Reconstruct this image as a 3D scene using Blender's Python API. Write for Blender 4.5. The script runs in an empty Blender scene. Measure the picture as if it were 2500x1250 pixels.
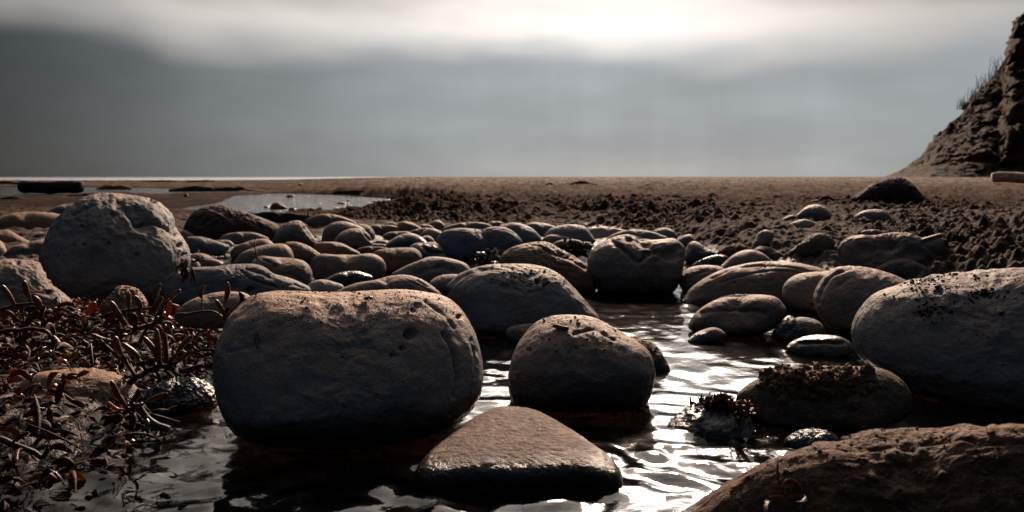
import bpy, bmesh, math, random
import numpy as np
from mathutils import Vector

random.seed(7)
rng = np.random.default_rng(7)
S = bpy.context.scene
C = S.collection

# ------------------------------------------------------------------ camera
F = 1944.0                       # focal length in pixels of a 2500 px wide frame (28 mm)
CAM_H = 0.20
TILT = math.atan(193.0 / F)
cam_d = bpy.data.cameras.new("camera")
cam = bpy.data.objects.new("camera", cam_d); C.objects.link(cam)
cam_d.lens = 28.0; cam_d.sensor_width = 36.0
cam_d.clip_start = 0.01; cam_d.clip_end = 9000.0
cam.location = (0, 0, CAM_H)
cam.rotation_euler = (math.pi / 2 - TILT, 0, 0)
cam_d.dof.use_dof = True
cam_d.dof.focus_distance = 0.72
cam_d.dof.aperture_fstop = 18.0
S.camera = cam

# ------------------------------------------------------------------ light, sky, exposure
SUN_AZ, SUN_EL = 10.0, 29.0      # degrees, azimuth measured from straight ahead towards the right
S.view_settings.view_transform = 'Standard'
S.view_settings.look = 'None'
S.view_settings.exposure = 1.0
S.view_settings.gamma = 1.0
S.view_settings.use_curve_mapping = False
S.cycles.max_bounces = 8
S.cycles.sample_clamp_indirect = 4.0
S.cycles.caustics_reflective = False

sun_d = bpy.data.lights.new("sun", 'SUN')
sun = bpy.data.objects.new("sun", sun_d); C.objects.link(sun)
sun_d.energy = 4.0
sun_d.angle = math.radians(7)
sun_d.color = (1.0, 0.74, 0.56)
_a, _e = math.radians(SUN_AZ), math.radians(SUN_EL)
sdir = Vector((math.sin(_a) * math.cos(_e), math.cos(_a) * math.cos(_e), math.sin(_e)))
sun.rotation_euler = sdir.to_track_quat('Z', 'Y').to_euler()


class NT:
    """small helper to write node maths"""
    def __init__(s, tree): s.t = tree
    def new(s, typ, **kw):
        n = s.t.nodes.new(typ)
        for k, v in kw.items(): setattr(n, k, v)
        return n
    def put(s, sock, v):
        if hasattr(v, 'is_output') or isinstance(v, bpy.types.NodeSocket): s.t.links.new(v, sock)
        else: sock.default_value = v
    def m(s, op, a, b=0.0, c=0.0, clamp=False):
        n = s.new('ShaderNodeMath', operation=op, use_clamp=clamp)
        s.put(n.inputs[0], a); s.put(n.inputs[1], b); s.put(n.inputs[2], c)
        return n.outputs[0]
    def step(s, x, lo, hi, a=0.0, b=1.0):
        n = s.new('ShaderNodeMapRange', interpolation_type='SMOOTHSTEP')
        s.put(n.inputs[0], x)
        for i, v in enumerate((lo, hi, a, b)): s.put(n.inputs[1 + i], v)
        return n.outputs[0]
    def lin(s, x, lo, hi, a=0.0, b=1.0):
        n = s.new('ShaderNodeMapRange')
        s.put(n.inputs[0], x)
        for i, v in enumerate((lo, hi, a, b)): s.put(n.inputs[1 + i], v)
        return n.outputs[0]
    def mix(s, f, a, b, blend='MIX'):
        n = s.new('ShaderNodeMix', data_type='RGBA', blend_type=blend)
        s.put(n.inputs[0], f)
        s.put(n.inputs[6], a if not isinstance(a, tuple) else (*a[:3], 1))
        s.put(n.inputs[7], b if not isinstance(b, tuple) else (*b[:3], 1))
        return n.outputs[2]
    def noise(s, vec, scale, detail=4, rough=0.55, dist=0.0):
        n = s.new('ShaderNodeTexNoise')
        s.t.links.new(vec, n.inputs['Vector'])
        n.inputs['Scale'].default_value = scale; n.inputs['Detail'].default_value = detail
        n.inputs['Roughness'].default_value = rough; n.inputs['Distortion'].default_value = dist
        return n.outputs[0]
    def voro(s, vec, scale, feature='F1'):
        n = s.new('ShaderNodeTexVoronoi', feature=feature)
        s.t.links.new(vec, n.inputs['Vector']); n.inputs['Scale'].default_value = scale
        return n.outputs[0]
    def mapping(s, vec, scale):
        n = s.new('ShaderNodeMapping'); s.t.links.new(vec, n.inputs[0]); n.inputs['Scale'].default_value = scale
        return n.outputs[0]
    def gauss(s, x, c, w):
        q = s.m('DIVIDE', s.m('SUBTRACT', x, c), w)
        return s.m('EXPONENT', s.m('MULTIPLY', s.m('MULTIPLY', q, q), -1.0))
    def bump(s, h, dist, strength=1.0, normal=None):
        n = s.new('ShaderNodeBump'); s.t.links.new(h, n.inputs['Height'])
        n.inputs['Distance'].default_value = dist; n.inputs['Strength'].default_value = strength
        if normal is not None: s.t.links.new(normal, n.inputs['Normal'])
        return n.outputs[0]


world = bpy.data.worlds.new("World"); S.world = world
world.use_nodes = True
wt = world.node_tree; wt.nodes.clear(); W = NT(wt)
tc = W.new('ShaderNodeTexCoord').outputs['Generated']
sep = W.new('ShaderNodeSeparateXYZ'); wt.links.new(tc, sep.inputs[0])
X, Y, Z = sep.outputs
DEG = 180 / math.pi
az = W.m('MULTIPLY', W.m('ARCTAN2', X, Y), DEG)
el = W.m('MULTIPLY', W.m('ARCSINE', Z), DEG)
# soft cloud noise, stretched along the horizon
cv = W.mapping(tc, (1.0, 1.0, 3.2))
n_big = W.noise(cv, 3.2, 3, 0.5)
n_mid = W.noise(cv, 6.0, 2, 0.45)
cv2 = W.mapping(tc, (1.0, 1.0, 3.0))
n_str = W.noise(cv2, 4.5, 3, 0.5)
# lower edge of the bright gap over the grey bank
edge = W.m('ADD', 9.0, W.m('MULTIPLY', W.m('SUBTRACT', n_mid, 0.5), 3.0))
edge = W.m('ADD', edge, W.m('MULTIPLY', W.m('SUBTRACT', n_big, 0.5), 2.5))
edge = W.m('ADD', edge, W.m('MULTIPLY', az, -0.012))
edge = W.m('ADD', edge, W.m('SUBTRACT', W.m('MULTIPLY', W.gauss(az, -29.0, 6.0), 1.0), W.m('MULTIPLY', W.gauss(az, -22.0, 3.5), 0.5)))
bankmask = W.step(W.m('SUBTRACT', el, edge), -2.0, 2.0, 1.0, 0.0)
# bank brightness: dark in the left, paler to the right
bb = W.step(az, -37.0, 0.0, 0.035, 0.345)
bb = W.m('MULTIPLY', bb, W.lin(n_str, 0.3, 0.7, 0.90, 1.10))
bb = W.m('MULTIPLY', bb, W.step(el, 0.0, 6.0, 0.92, 1.0))
shaft = W.noise(W.mapping(tc, (1.0, 0.0, 0.06)), 16.0, 3, 0.6)
bb = W.m('MULTIPLY', bb, W.m('ADD', 1.0, W.m('MULTIPLY', W.m('MULTIPLY', W.m('SUBTRACT', shaft, 0.5), 0.34), W.gauss(az, 9.0, 14.0))))
bb = W.m('MULTIPLY', bb, W.lin(n_mid, 0.3, 0.7, 0.92, 1.08))
warmlow = W.m('MULTIPLY', W.gauss(az, 8.0, 13.0), W.step(el, 0.0, 2.6, 0.22, 0.0))
bb = W.m('MULTIPLY', bb, W.m('ADD', 1.0, warmlow))
bankcol = W.mix(1.0, (0.915, 1.0, 1.07), bb, 'MULTIPLY')
bankcol = W.mix(W.m('MULTIPLY', warmlow, 2.0, clamp=True), bankcol, W.mix(1.0, (1.08, 0.98, 0.92), bb, 'MULTIPLY'))
# bright gap
ga = W.m('ADD', W.m('MULTIPLY', W.gauss(az, 5.0, 13.0), 0.30), W.m('MULTIPLY', W.gauss(az, 2.0, 38.0), 0.90))
ga = W.m('MULTIPLY', ga, W.lin(n_mid, 0.3, 0.7, 0.90, 1.10))
topcloud = W.m('MULTIPLY', W.step(W.m('ADD', el, W.m('MULTIPLY', W.m('SUBTRACT', n_big, 0.5), 6.0)), 10.6, 13.0), W.m('ADD', W.gauss(az, 26.0, 11.0), W.m('MULTIPLY', W.gauss(az, -36.0, 13.0), 1.2)))
ga = W.m('MULTIPLY', ga, W.m('SUBTRACT', 1.0, W.m('MULTIPLY', topcloud, 0.65), clamp=True))
gapcol = W.mix(1.0, (1.06, 0.985, 0.925), ga, 'MULTIPLY')
hi = W.step(W.m('ADD', el, W.m('MULTIPLY', W.m('SUBTRACT', n_big, 0.5), 4.0)), 9.9, 13.2, 1.0, 0.64)
gapcol = W.mix(1.0, gapcol, hi, 'MULTIPLY')
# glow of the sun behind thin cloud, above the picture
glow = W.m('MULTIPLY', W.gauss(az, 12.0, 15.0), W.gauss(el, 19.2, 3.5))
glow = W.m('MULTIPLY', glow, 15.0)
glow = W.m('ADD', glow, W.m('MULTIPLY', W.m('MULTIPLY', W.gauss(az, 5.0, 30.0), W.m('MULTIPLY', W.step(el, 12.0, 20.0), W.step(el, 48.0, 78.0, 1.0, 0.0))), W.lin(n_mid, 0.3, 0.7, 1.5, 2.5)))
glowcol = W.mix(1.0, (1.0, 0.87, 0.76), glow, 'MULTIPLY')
low = W.mix(bankmask, gapcol, bankcol)
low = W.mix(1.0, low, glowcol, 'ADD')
# overhead and behind: thick dull cloud
upper = W.m('MULTIPLY', W.step(Y, -0.6, 0.75, 0.55, 1.0), W.step(el, 8.0, 65.0, 0.014, 0.17))
upper = W.m('MULTIPLY', upper, W.lin(n_big, 0.3, 0.7, 0.75, 1.25))
uppercol = W.mix(1.0, (0.68, 0.96, 1.42), upper, 'MULTIPLY')
upmask = W.step(el, 50.0, 78.0)
front = W.step(Y, 0.25, 0.65)
clouds = W.mix(upmask, low, uppercol)
clouds = W.mix(front, uppercol, clouds)
below = W.step(el, -3.0, -0.3)
clouds = W.mix(below, (0.05, 0.05, 0.05), clouds)
sky = W.new('ShaderNodeTexSky', sky_type='NISHITA', sun_disc=False)
sky.sun_elevation = math.radians(SUN_EL); sky.sun_rotation = math.radians(SUN_AZ)
SKY_STRENGTH = 0.1
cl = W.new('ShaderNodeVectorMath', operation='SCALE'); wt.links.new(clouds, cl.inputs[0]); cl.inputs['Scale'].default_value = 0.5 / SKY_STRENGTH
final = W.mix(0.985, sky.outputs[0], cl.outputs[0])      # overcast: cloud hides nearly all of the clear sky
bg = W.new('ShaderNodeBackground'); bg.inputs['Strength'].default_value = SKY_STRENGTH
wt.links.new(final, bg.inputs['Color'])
wo = W.new('ShaderNodeOutputWorld'); wt.links.new(bg.outputs[0], wo.inputs[0])

# ------------------------------------------------------------------ helpers: rays, noise, meshes
CT, ST = math.cos(TILT), math.sin(TILT)
CAMP = np.array([0.0, 0.0, CAM_H])

def ray(px, py):
    """world direction (not normalised, unit along the lens axis) through a pixel of the 2500x1250 frame"""
    u = (np.asarray(px, float) - 1250) / F; v = (625 - np.asarray(py, float)) / F
    return np.stack([u, CT + v * ST, -ST + v * CT], -1)

def project(P):
    d = P - CAMP
    w = d[..., 1] * CT - d[..., 2] * ST
    v = d[..., 1] * ST + d[..., 2] * CT
    return np.stack([1250 + F * d[..., 0] / w, 625 - F * v / w], -1)

def at(px, py, dist):
    """point on the pixel's ray at ground distance dist ahead"""
    r = ray(px, py)
    return CAMP + r * (dist / r[..., 1:2])

def ss(x, a, b):
    t = np.clip((x - a) / (b - a), 0, 1); return t * t * (3 - 2 * t)

_perm = np.random.default_rng(3).permutation(256)
_perm = np.concatenate([_perm, _perm, _perm])
_grad = np.random.default_rng(4).normal(size=(256, 3)); _grad /= np.linalg.norm(_grad, axis=1)[:, None]

def gnoise(p):
    p = np.asarray(p, float)
    i = np.floor(p).astype(np.int64); f = p - i; i &= 255
    u = f * f * f * (f * (f * 6 - 15) + 10)
    out = 0
    for dx in (0, 1):
        for dy in (0, 1):
            for dz in (0, 1):
                h = _perm[_perm[_perm[(i[:, 0] + dx) & 255] + ((i[:, 1] + dy) & 255)] + ((i[:, 2] + dz) & 255)]
                g = _grad[h]
                d = g[:, 0] * (f[:, 0] - dx) + g[:, 1] * (f[:, 1] - dy) + g[:, 2] * (f[:, 2] - dz)
                w = (u[:, 0] if dx else 1 - u[:, 0]) * (u[:, 1] if dy else 1 - u[:, 1]) * (u[:, 2] if dz else 1 - u[:, 2])
                out = out + d * w
    return out * 1.6

def fbm(p, octaves=4, gain=0.5, lac=2.03):
    a, s, r = 1.0, 1.0, 0
    for k in range(octaves):
        r = r + a * gnoise(p * s + 17.3 * k); a *= gain; s *= lac
    return r

def billow(p, octaves=4, gain=0.5, lac=2.03):
    a, s, r = 1.0, 1.0, 0
    for k in range(octaves):
        r = r + a * (np.abs(gnoise(p * s + 11.1 * k)) * 2 - 0.55); a *= gain; s *= lac
    return r

def mk(name, V, Fc, mats=None, parent=None, smooth=True):
    """one mesh object out of numpy vertices and a list / array of faces"""
    me = bpy.data.meshes.new(name)
    V = np.asarray(V, np.float32)
    if isinstance(Fc, np.ndarray):
        n, k = Fc.shape
        me.vertices.add(len(V)); me.vertices.foreach_set('co', V.ravel())
        me.loops.add(n * k); me.loops.foreach_set('vertex_index', Fc.astype(np.int32).ravel())
        me.polygons.add(n); me.polygons.foreach_set('loop_start', np.arange(0, n * k, k, dtype=np.int32))
        me.update(calc_edges=True)
    else:
        me.from_pydata([tuple(v) for v in V.tolist()], [], Fc)
    me.validate()
    if smooth: me.polygons.foreach_set('use_smooth', np.ones(len(me.polygons), bool))
    if mats is not None: me.materials.append(mats)
    o = bpy.data.objects.new(name, me); C.objects.link(o)
    if parent is not None: o.parent = parent
    return o

def tag(o, label=None, cat=None, group=None, kind=None):
    if label: o['label'] = label
    if cat: o['category'] = cat
    if group: o['group'] = group
    if kind: o['kind'] = kind
    return o

def empty(name, loc):
    o = bpy.data.objects.new(name, None); C.objects.link(o); o.location = loc; o.empty_display_size = 0.01
    return o

def tube(pts, rad, n=8, flat=1.0, side=None):
    """swept tube with capped, tapering ends; flat < 1 squeezes it into a blade"""
    pts = np.asarray(pts, float); rad = np.asarray(rad, float); k = len(pts)
    T = np.gradient(pts, axis=0); T /= np.linalg.norm(T, axis=1)[:, None] + 1e-12
    ref = np.array(side if side is not None else (0.31, 0.17, 0.93))
    A = np.cross(T, ref); A /= np.linalg.norm(A, axis=1)[:, None] + 1e-9
    B = np.cross(T, A)
    th = np.arange(n) * 2 * math.pi / n
    V = pts[:, None, :] + rad[:, None, None] * (A[:, None, :] * np.cos(th)[None, :, None] + flat * B[:, None, :] * np.sin(th)[None, :, None])
    V = V.reshape(-1, 3)
    idx = np.arange(k * n).reshape(k, n)
    a = idx[:-1]; b = np.roll(idx, -1, 1)[:-1]; c = np.roll(idx, -1, 1)[1:]; d = idx[1:]
    Q = np.stack([a, b, c, d], -1).reshape(-1, 4)
    return V, Q

def join(parts):
    Vs, Qs, o = [], [], 0
    for V, Q in parts:
        Vs.append(V); Qs.append(Q + o); o += len(V)
    return np.concatenate(Vs), np.concatenate(Qs)

def spline(pts, n, closed=False):
    P = np.asarray(pts, float); k = len(P)
    out = []
    segs = k if closed else k - 1
    per = max(2, n // segs)
    for i in range(segs):
        if closed: p0, p1, p2, p3 = P[(i - 1) % k], P[i], P[(i + 1) % k], P[(i + 2) % k]
        else: p0, p1, p2, p3 = P[max(i - 1, 0)], P[i], P[i + 1], P[min(i + 2, k - 1)]
        for t in np.arange(per) / per:
            out.append(0.5 * (2 * p1 + (p2 - p0) * t + (2 * p0 - 5 * p1 + 4 * p2 - p3) * t * t + (3 * p1 - p0 - 3 * p2 + p3) * t ** 3))
    if not closed: out.append(P[-1])
    return np.array(out)

# ------------------------------------------------------------------ the lie of the land
def g0(px, py):
    r = ray(px, py); t = CAM_H / -r[..., 2]
    return np.stack([r[..., 0] * t, r[..., 1] * t], -1)

BANK = np.concatenate([[[-40, 6.0], [-6, 4.6]], g0(np.array([860, 1000, 1150, 1400, 1640, 1700, 1780, 1950, 2080, 2230, 2500]),
                                 np.array([533, 541, 545, 550, 578, 620, 636, 652, 668, 690, 742])), [[1.2, 1.0], [3, 0.2], [6, -4]]])

def seg_dist(x, y, P, signed=True):
    best = np.full(x.shape, 1e9); sg = np.ones(x.shape)
    for i in range(len(P) - 1):
        ax, ay = P[i]; bx, by = P[i + 1]
        dx, dy = bx - ax, by - ay
        t = np.clip(((x - ax) * dx + (y - ay) * dy) / (dx * dx + dy * dy), 0, 1)
        ex, ey = x - (ax + t * dx), y - (ay + t * dy)
        d = np.hypot(ex, ey); m = d < best
        best = np.where(m, d, best)
        sg = np.where(m, np.sign(dx * ey - dy * ex), sg)
    return best * sg if signed else best

def poly_sd(x, y, P):
    """signed distance to a polygon, negative inside"""
    n = len(P); inside = np.zeros(x.shape, bool)
    for i in range(n):
        ax, ay = P[i]; bx, by = P[(i + 1) % n]
        c = (ay > y) != (by > y)
        with np.errstate(divide='ignore', invalid='ignore'):
            xi = (bx - ax) * (y - ay) / (by - ay + 1e-15) + ax
        inside ^= c & (x < xi)
    d = seg_dist(x, y, np.concatenate([P, P[:1]]), False)
    return np.where(inside, -d, d)

LAGOON = g0(np.array([425, 500, 585, 610, 690, 800, 900, 1040, 1030, 950, 860, 740, 640, 560, 470]),
            np.array([521, 510, 498, 478, 473, 477, 483, 490, 498, 509, 520, 524, 524, 518, 526]))
FARPOOL = g0(np.array([-500, 0, 70, 210, 430, 640, 560, 400, 250, 120, 0, -500]),
             np.array([478, 477, 475, 470, 472, 466, 461, 462, 458, 457, 457, 456]))
WEEDBED = g0(np.array([-260, 60, 260, 430, 545, 525, 440, 395, 300, 150, -300]), np.array([760, 740, 765, 790, 830, 905, 1000, 1070, 1140, 1240, 1320]))

RY = np.array([0.0, 1.2, 2, 4, 6, 8, 11, 15, 20, 26, 34, 45, 60, 90])
RZ = np.array([.045, .050, .056, .074, .092, .108, .128, .150, .172, .198, .19, .0, -.5, -2.5])
LZ = np.array([.0, .0, .0, .004, .010, .012, .014, .020, .045, .080, .06, -.1, -.6, -2.5])

def H0(x, y):
    """smooth ground height"""
    x = np.asarray(x, float); y = np.asarray(y, float)
    r = np.hypot(x, y)
    m = x / np.maximum(y, 0.3)
    right = np.interp(y, RY, RZ); left = np.interp(y, RY, LZ)
    k = ss(m, -0.36, -0.10)
    far = left * (1 - k) + right * k
    # crest also dips a little along the left
    s = seg_dist(x, y, BANK)
    onbank = ss(s, -0.08, 0.16)
    near = -0.016 + 0.040 * ss(y, 1.7, 2.9) - 0.030 * ss(1.6 - y, 0.0, 0.5)
    near = near + 0.02 * ss(-x / np.maximum(y, .3), 0.30, 0.5) * ss(y, 1.0, 1.5)
    h = near * (1 - onbank) + far * onbank
    wb = poly_sd(x, y, WEEDBED)
    h = h + ss(-wb, -0.05, 0.10) * 0.060 * (y < 2)
    for P, w in ((LAGOON, 0.25), (FARPOOL, 0.6)):
        d = poly_sd(x, y, P)
        kk = ss(d, -0.05 * w, w)
        h = np.where(d < w, np.minimum(h, h * kk + (-0.03) * (1 - kk)), h)
    return h

_T = 0.25 * np.exp(np.linspace(0, math.log(60 / 0.25), 900))
def ground_hit(px, py):
    """distance ahead at which a pixel's ray meets the smooth ground"""
    r = ray(px, py); r = r / r[1]
    P = CAMP + r * _T[:, None]
    hz = np.maximum(H0(P[:, 0], P[:, 1]), 0.0)
    b = np.nonzero(P[:, 2] <= hz)[0]
    return _T[b[0]] if len(b) else 25.0
# ------------------------------------------------------------------ materials
def new_mat(name):
    m = bpy.data.materials.new(name); m.use_nodes = True
    t = m.node_tree; t.nodes.clear(); N = NT(t)
    b = N.new('ShaderNodeBsdfPrincipled'); o = N.new('ShaderNodeOutputMaterial')
    t.links.new(b.outputs[0], o.inputs[0])
    return m, N, b, o

def stone_mat(name, A, B, rust=0.35, dust_lit=0.5, wet=0.02, rough=0.62, grain=1.0, pits=0.5, rustcol=(0.26, 0.125, 0.055), wn=1.0):
    m, N, b, o = new_mat(name)
    L = N.t.links
    tcn = N.new('ShaderNodeTexCoord'); ob = tcn.outputs['Object']
    geo = N.new('ShaderNodeNewGeometry')
    oi = N.new('ShaderNodeObjectInfo')
    off = N.new('ShaderNodeVectorMath', operation='ADD')
    sc = N.new('ShaderNodeVectorMath', operation='SCALE'); L.new(oi.outputs['Random'], sc.inputs['Scale']); sc.inputs[0].default_value = (3.1, 1.7, 2.3)
    L.new(ob, off.inputs[0]); L.new(sc.outputs[0], off.inputs[1]); v = off.outputs[0]
    n1 = N.noise(v, 14, 5, 0.6, 0.4)
    n2 = N.noise(v, 55, 5, 0.65)
    n3 = N.noise(v, 260, 4, 0.7)
    n4 = N.noise(v, 900, 2, 0.6)
    col = N.mix(N.step(n1, 0.36, 0.64), A, B)
    col = N.mix(N.m('MULTIPLY', N.step(n2, 0.50, 0.70), rust), col, rustcol)
    # mineral speckle, pale and dark grains
    col = N.mix(N.m('MULTIPLY', N.step(n3, 0.56, 0.70), 0.30 * grain), col, (0.45, 0.39, 0.35))
    col = N.mix(N.m('MULTIPLY', N.step(n3, 0.44, 0.31), 0.55 * grain), col, (0.035, 0.032, 0.03))
    vp = N.voro(v, 95)
    pit = N.m('MULTIPLY', N.step(vp, 0.17, 0.05), N.step(n2, 0.50, 0.58))
    col = N.mix(N.m('MULTIPLY', pit, pits), col, (0.018, 0.016, 0.015))
    # dry sand lying on the upward faces, also painting in warm light on top
    sepn = N.new('ShaderNodeSeparateXYZ'); L.new(geo.outputs['Normal'], sepn.inputs[0])
    sand = N.m('MULTIPLY', N.step(N.m('ADD', sepn.outputs[2], N.m('MULTIPLY', N.m('SUBTRACT', n2, 0.5), 0.9)), 0.45, 1.0), dust_lit)
    sand_lit_col = N.mix(N.step(n4, 0.35, 0.65), (0.26, 0.150, 0.095), (0.58, 0.385, 0.27))
    col = N.mix(sand, col, sand_lit_col)
    col = N.mix(N.m('MULTIPLY', N.m('MULTIPLY', N.step(n4, 0.60, 0.72), sand), 0.7), col, (0.06, 0.035, 0.02))
    # wet tide mark above the water, also painting in shade at the foot
    sepp = N.new('ShaderNodeSeparateXYZ'); L.new(geo.outputs['Position'], sepp.inputs[0])
    wl = N.m('ADD', sepp.outputs[2], N.m('MULTIPLY', N.m('SUBTRACT', n2, 0.5), 0.016 * wn))
    wl = N.m('ADD', wl, N.m('MULTIPLY', N.m('SUBTRACT', n1, 0.5), 0.03 * wn))
    wetf = N.step(wl, wet + 0.004, wet - 0.004)
    dark = N.mix(1.0, col, (0.22, 0.20, 0.19), 'MULTIPLY')
    col = N.mix(wetf, col, dark)
    vary = N.lin(N.m('FRACT', N.m('MULTIPLY', oi.outputs['Random'], 7.31)), 0, 1, 0.58, 0.98)
    col = N.mix(1.0, col, vary, 'MULTIPLY')
    L.new(col, b.inputs['Base Color'])
    L.new(N.m('ADD', N.m('MULTIPLY', wetf, 0.21 - rough), N.lin(n3, 0.3, 0.7, rough - 0.08, rough + 0.1)), b.inputs['Roughness'])
    L.new(N.lin(wetf, 0, 1, 0.10, 0.38), b.inputs['Specular IOR Level'])
    h = N.m('ADD', N.m('MULTIPLY', n2, 1.0), N.m('MULTIPLY', n3, 0.45))
    h = N.m('SUBTRACT', h, N.m('MULTIPLY', pit, 0.5))
    nb = N.bump(h, 0.0022, 0.85)
    nb = N.bump(N.m('ADD', n4, N.m('MULTIPLY', n3, 0.6)), 0.0007, 0.9 * grain, nb)
    L.new(nb, b.inputs['Normal'])
    return m

MAT = {
    'main':   stone_mat('sandstone_main', (0.155, 0.162, 0.175), (0.205, 0.185, 0.170), 0.28, 0.95, 0.030, 0.6, 1.1, 0.7),
    'grey':   stone_mat('stone_grey', (0.20, 0.20, 0.205), (0.12, 0.118, 0.115), 0.15, 0.35, 0.006, pits=0.8),
    'blue':   stone_mat('stone_blue_grey', (0.155, 0.18, 0.21), (0.10, 0.115, 0.135), 0.12, 0.35, 0.006),
    'brown':  stone_mat('stone_brown', (0.190, 0.138, 0.108), (0.110, 0.095, 0.088), 0.40, 0.55, 0.010),
    'tan':    stone_mat('stone_tan', (0.28, 0.215, 0.172), (0.18, 0.155, 0.142), 0.45, 0.6, 0.012),
    'orange': stone_mat('stone_rusty', (0.25, 0.135, 0.075), (0.16, 0.10, 0.07), 0.60, 0.5, 0.008, rustcol=(0.33, 0.13, 0.04)),
    'dark':   stone_mat('stone_dark', (0.062, 0.058, 0.055), (0.10, 0.08, 0.065), 0.30, 0.30, 0.010),
    'pale':   stone_mat('stone_pale', (0.42, 0.36, 0.31), (0.31, 0.265, 0.235), 0.25, 0.5, 0.004),
    'wet':    stone_mat('stone_wet', (0.040, 0.038, 0.036), (0.065, 0.050, 0.040), 0.20, 0.0, 0.5, 0.4, 0.6, 0.3),
    'right':  stone_mat('stone_big_grey', (0.125, 0.140, 0.158), (0.165, 0.155, 0.15), 0.25, 0.42, 0.020, pits=0.9),
    'mid':    stone_mat('stone_mid', (0.185, 0.160, 0.142), (0.140, 0.142, 0.150), 0.35, 0.85, 0.032, 0.6),
    'slab':   stone_mat('stone_slab',  (0.078, 0.028, 0.013), (0.045, 0.018, 0.010), 0.75, 0.04, 0.0150, 0.7, 0.6, 0.3, wn=0.16),
    'sandy':  stone_mat('stone_sandy', (0.060, 0.027, 0.014), (0.110, 0.052, 0.028), 0.6, 0.15, 0.010, 0.75, 1.2, 0.9),
    'mossy':  stone_mat('stone_weedy', (0.045, 0.036, 0.028), (0.095, 0.068, 0.045), 0.50, 0.25, 0.006, 0.7, 1.2, 0.9),
}

MAT['black'] = stone_mat('stone_black', (0.018, 0.015, 0.013), (0.035, 0.026, 0.020), 0.15, 0.1, 0.0, 0.8)
def sand_mat():
    m, N, b, o = new_mat('beach_sand'); L = N.t.links
    geo = N.new('ShaderNodeNewGeometry'); p = geo.outputs['Position']
    sp = N.new('ShaderNodeSeparateXYZ'); L.new(p, sp.inputs[0])
    n0 = N.noise(p, 0.55, 4, 0.6); n1 = N.noise(p, 3.2, 5, 0.6); n2 = N.noise(p, 22, 5, 0.65); n3 = N.noise(p, 130, 4, 0.7); n4 = N.noise(p, 700, 2, 0.6)
    # far sand is seen edge on: stretch a coarse noise along the shore for its streaks of shingle
    st = N.mapping(p, (1.0, 0.30, 1.0)); ns = N.noise(st, 7.0, 6, 0.7)
    col = N.mix(N.step(n1, 0.36, 0.66), (0.026, 0.015, 0.010), (0.062, 0.038, 0.024))
    col = N.mix(N.m('MULTIPLY', N.step(n2, 0.48, 0.70), 0.6), col, (0.125, 0.060, 0.028))
    far = N.step(sp.outputs[1], 5.5, 17.0)
    fcol = N.mix(N.step(ns, 0.40, 0.62), (0.058, 0.044, 0.036), (0.25, 0.20, 0.165))
    ng = N.noise(N.mapping(p, (1.0, 0.22, 1.0)), 26.0, 5, 0.75)
    fcol = N.mix(N.step(ng, 0.47, 0.36), fcol, (0.020, 0.015, 0.012))
    fcol = N.mix(N.m('MULTIPLY', N.step(ng, 0.55, 0.68), 0.7), fcol, (0.36, 0.30, 0.255))
    far = N.step(N.m('ADD', sp.outputs[1], N.m('MULTIPLY', N.m('SUBTRACT', ns, 0.5), 9.0)), 4.0, 15.0)
    col = N.mix(N.m('MULTIPLY', far, 0.85), col, fcol)
    wd = N.step(N.m('ADD', N.m('ADD', sp.outputs[0], N.m('MULTIPLY', sp.outputs[1], 0.16)), N.m('MULTIPLY', N.m('SUBTRACT', n0, 0.5), 5.0)), 0.6, -0.9)
    wd = N.m('MULTIPLY', wd, N.step(sp.outputs[1], 3.0, 4.5))
    col = N.mix(N.m('MULTIPLY', wd, 0.85), col, N.mix(N.step(ns, 0.42, 0.62), (0.022, 0.013, 0.008), (0.085, 0.046, 0.024)))
    col = N.mix(N.m('MULTIPLY', N.step(n3, 0.58, 0.72), 0.45), col, (0.20, 0.13, 0.085))
    col = N.mix(N.m('MULTIPLY', N.step(n3, 0.42, 0.30), 0.75), col, (0.028, 0.020, 0.015))
    wetf = N.step(N.m('ADD', sp.outputs[2], N.m('MULTIPLY', N.m('SUBTRACT', n2, 0.5), 0.03)), 0.026, 0.006)
    col = N.mix(wetf, col, N.mix(1.0, col, (0.26, 0.23, 0.21), 'MULTIPLY'))
    L.new(col, b.inputs['Base Color'])
    L.new(N.lin(N.m('MULTIPLY', wetf, N.step(sp.outputs[1], 5.0, 3.0)), 0, 1, 0.95, 0.45), b.inputs['Roughness'])
    L.new(N.step(sp.outputs[1], 4.0, 2.0, 0.02, 0.25), b.inputs['Specular IOR Level'])
    nb = N.bump(N.m('ADD', n2, N.m('MULTIPLY', n3, 0.5)), 0.012, 0.8)
    nb = N.bump(N.m('ADD', n3, N.m('MULTIPLY', n4, 0.5)), 0.003, 0.8, nb)
    L.new(nb, b.inputs['Normal'])
    return m

def water_mat(name, tint=(0.20, 0.13, 0.08), small=0.0004, scale=70.0, rough=0.02):
    m, N, b, o = new_mat(name); L = N.t.links
    geo = N.new('ShaderNodeNewGeometry'); p = geo.outputs['Position']
    b.inputs['Base Color'].default_value = (*tint, 1)
    b.inputs['Roughness'].default_value = rough; b.inputs['IOR'].default_value = 1.333
    b.inputs['Transmission Weight'].default_value = 1.0
    n1 = N.noise(p, scale, 3, 0.5, 0.6)
    n2 = N.noise(p, 11.0, 4, 0.6, 0.4)
    sp = N.new('ShaderNodeSeparateXYZ'); L.new(p, sp.inputs[0])
    far = N.new('ShaderNodeBump'); L.new(n2, far.inputs['Height']); far.inputs['Distance'].default_value = 0.035
    L.new(N.step(sp.outputs[1], 2.6, 4.5), far.inputs['Strength'])
    L.new(N.bump(n1, small, 1.0, far.outputs[0]), b.inputs['Normal'])
    return m

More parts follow.
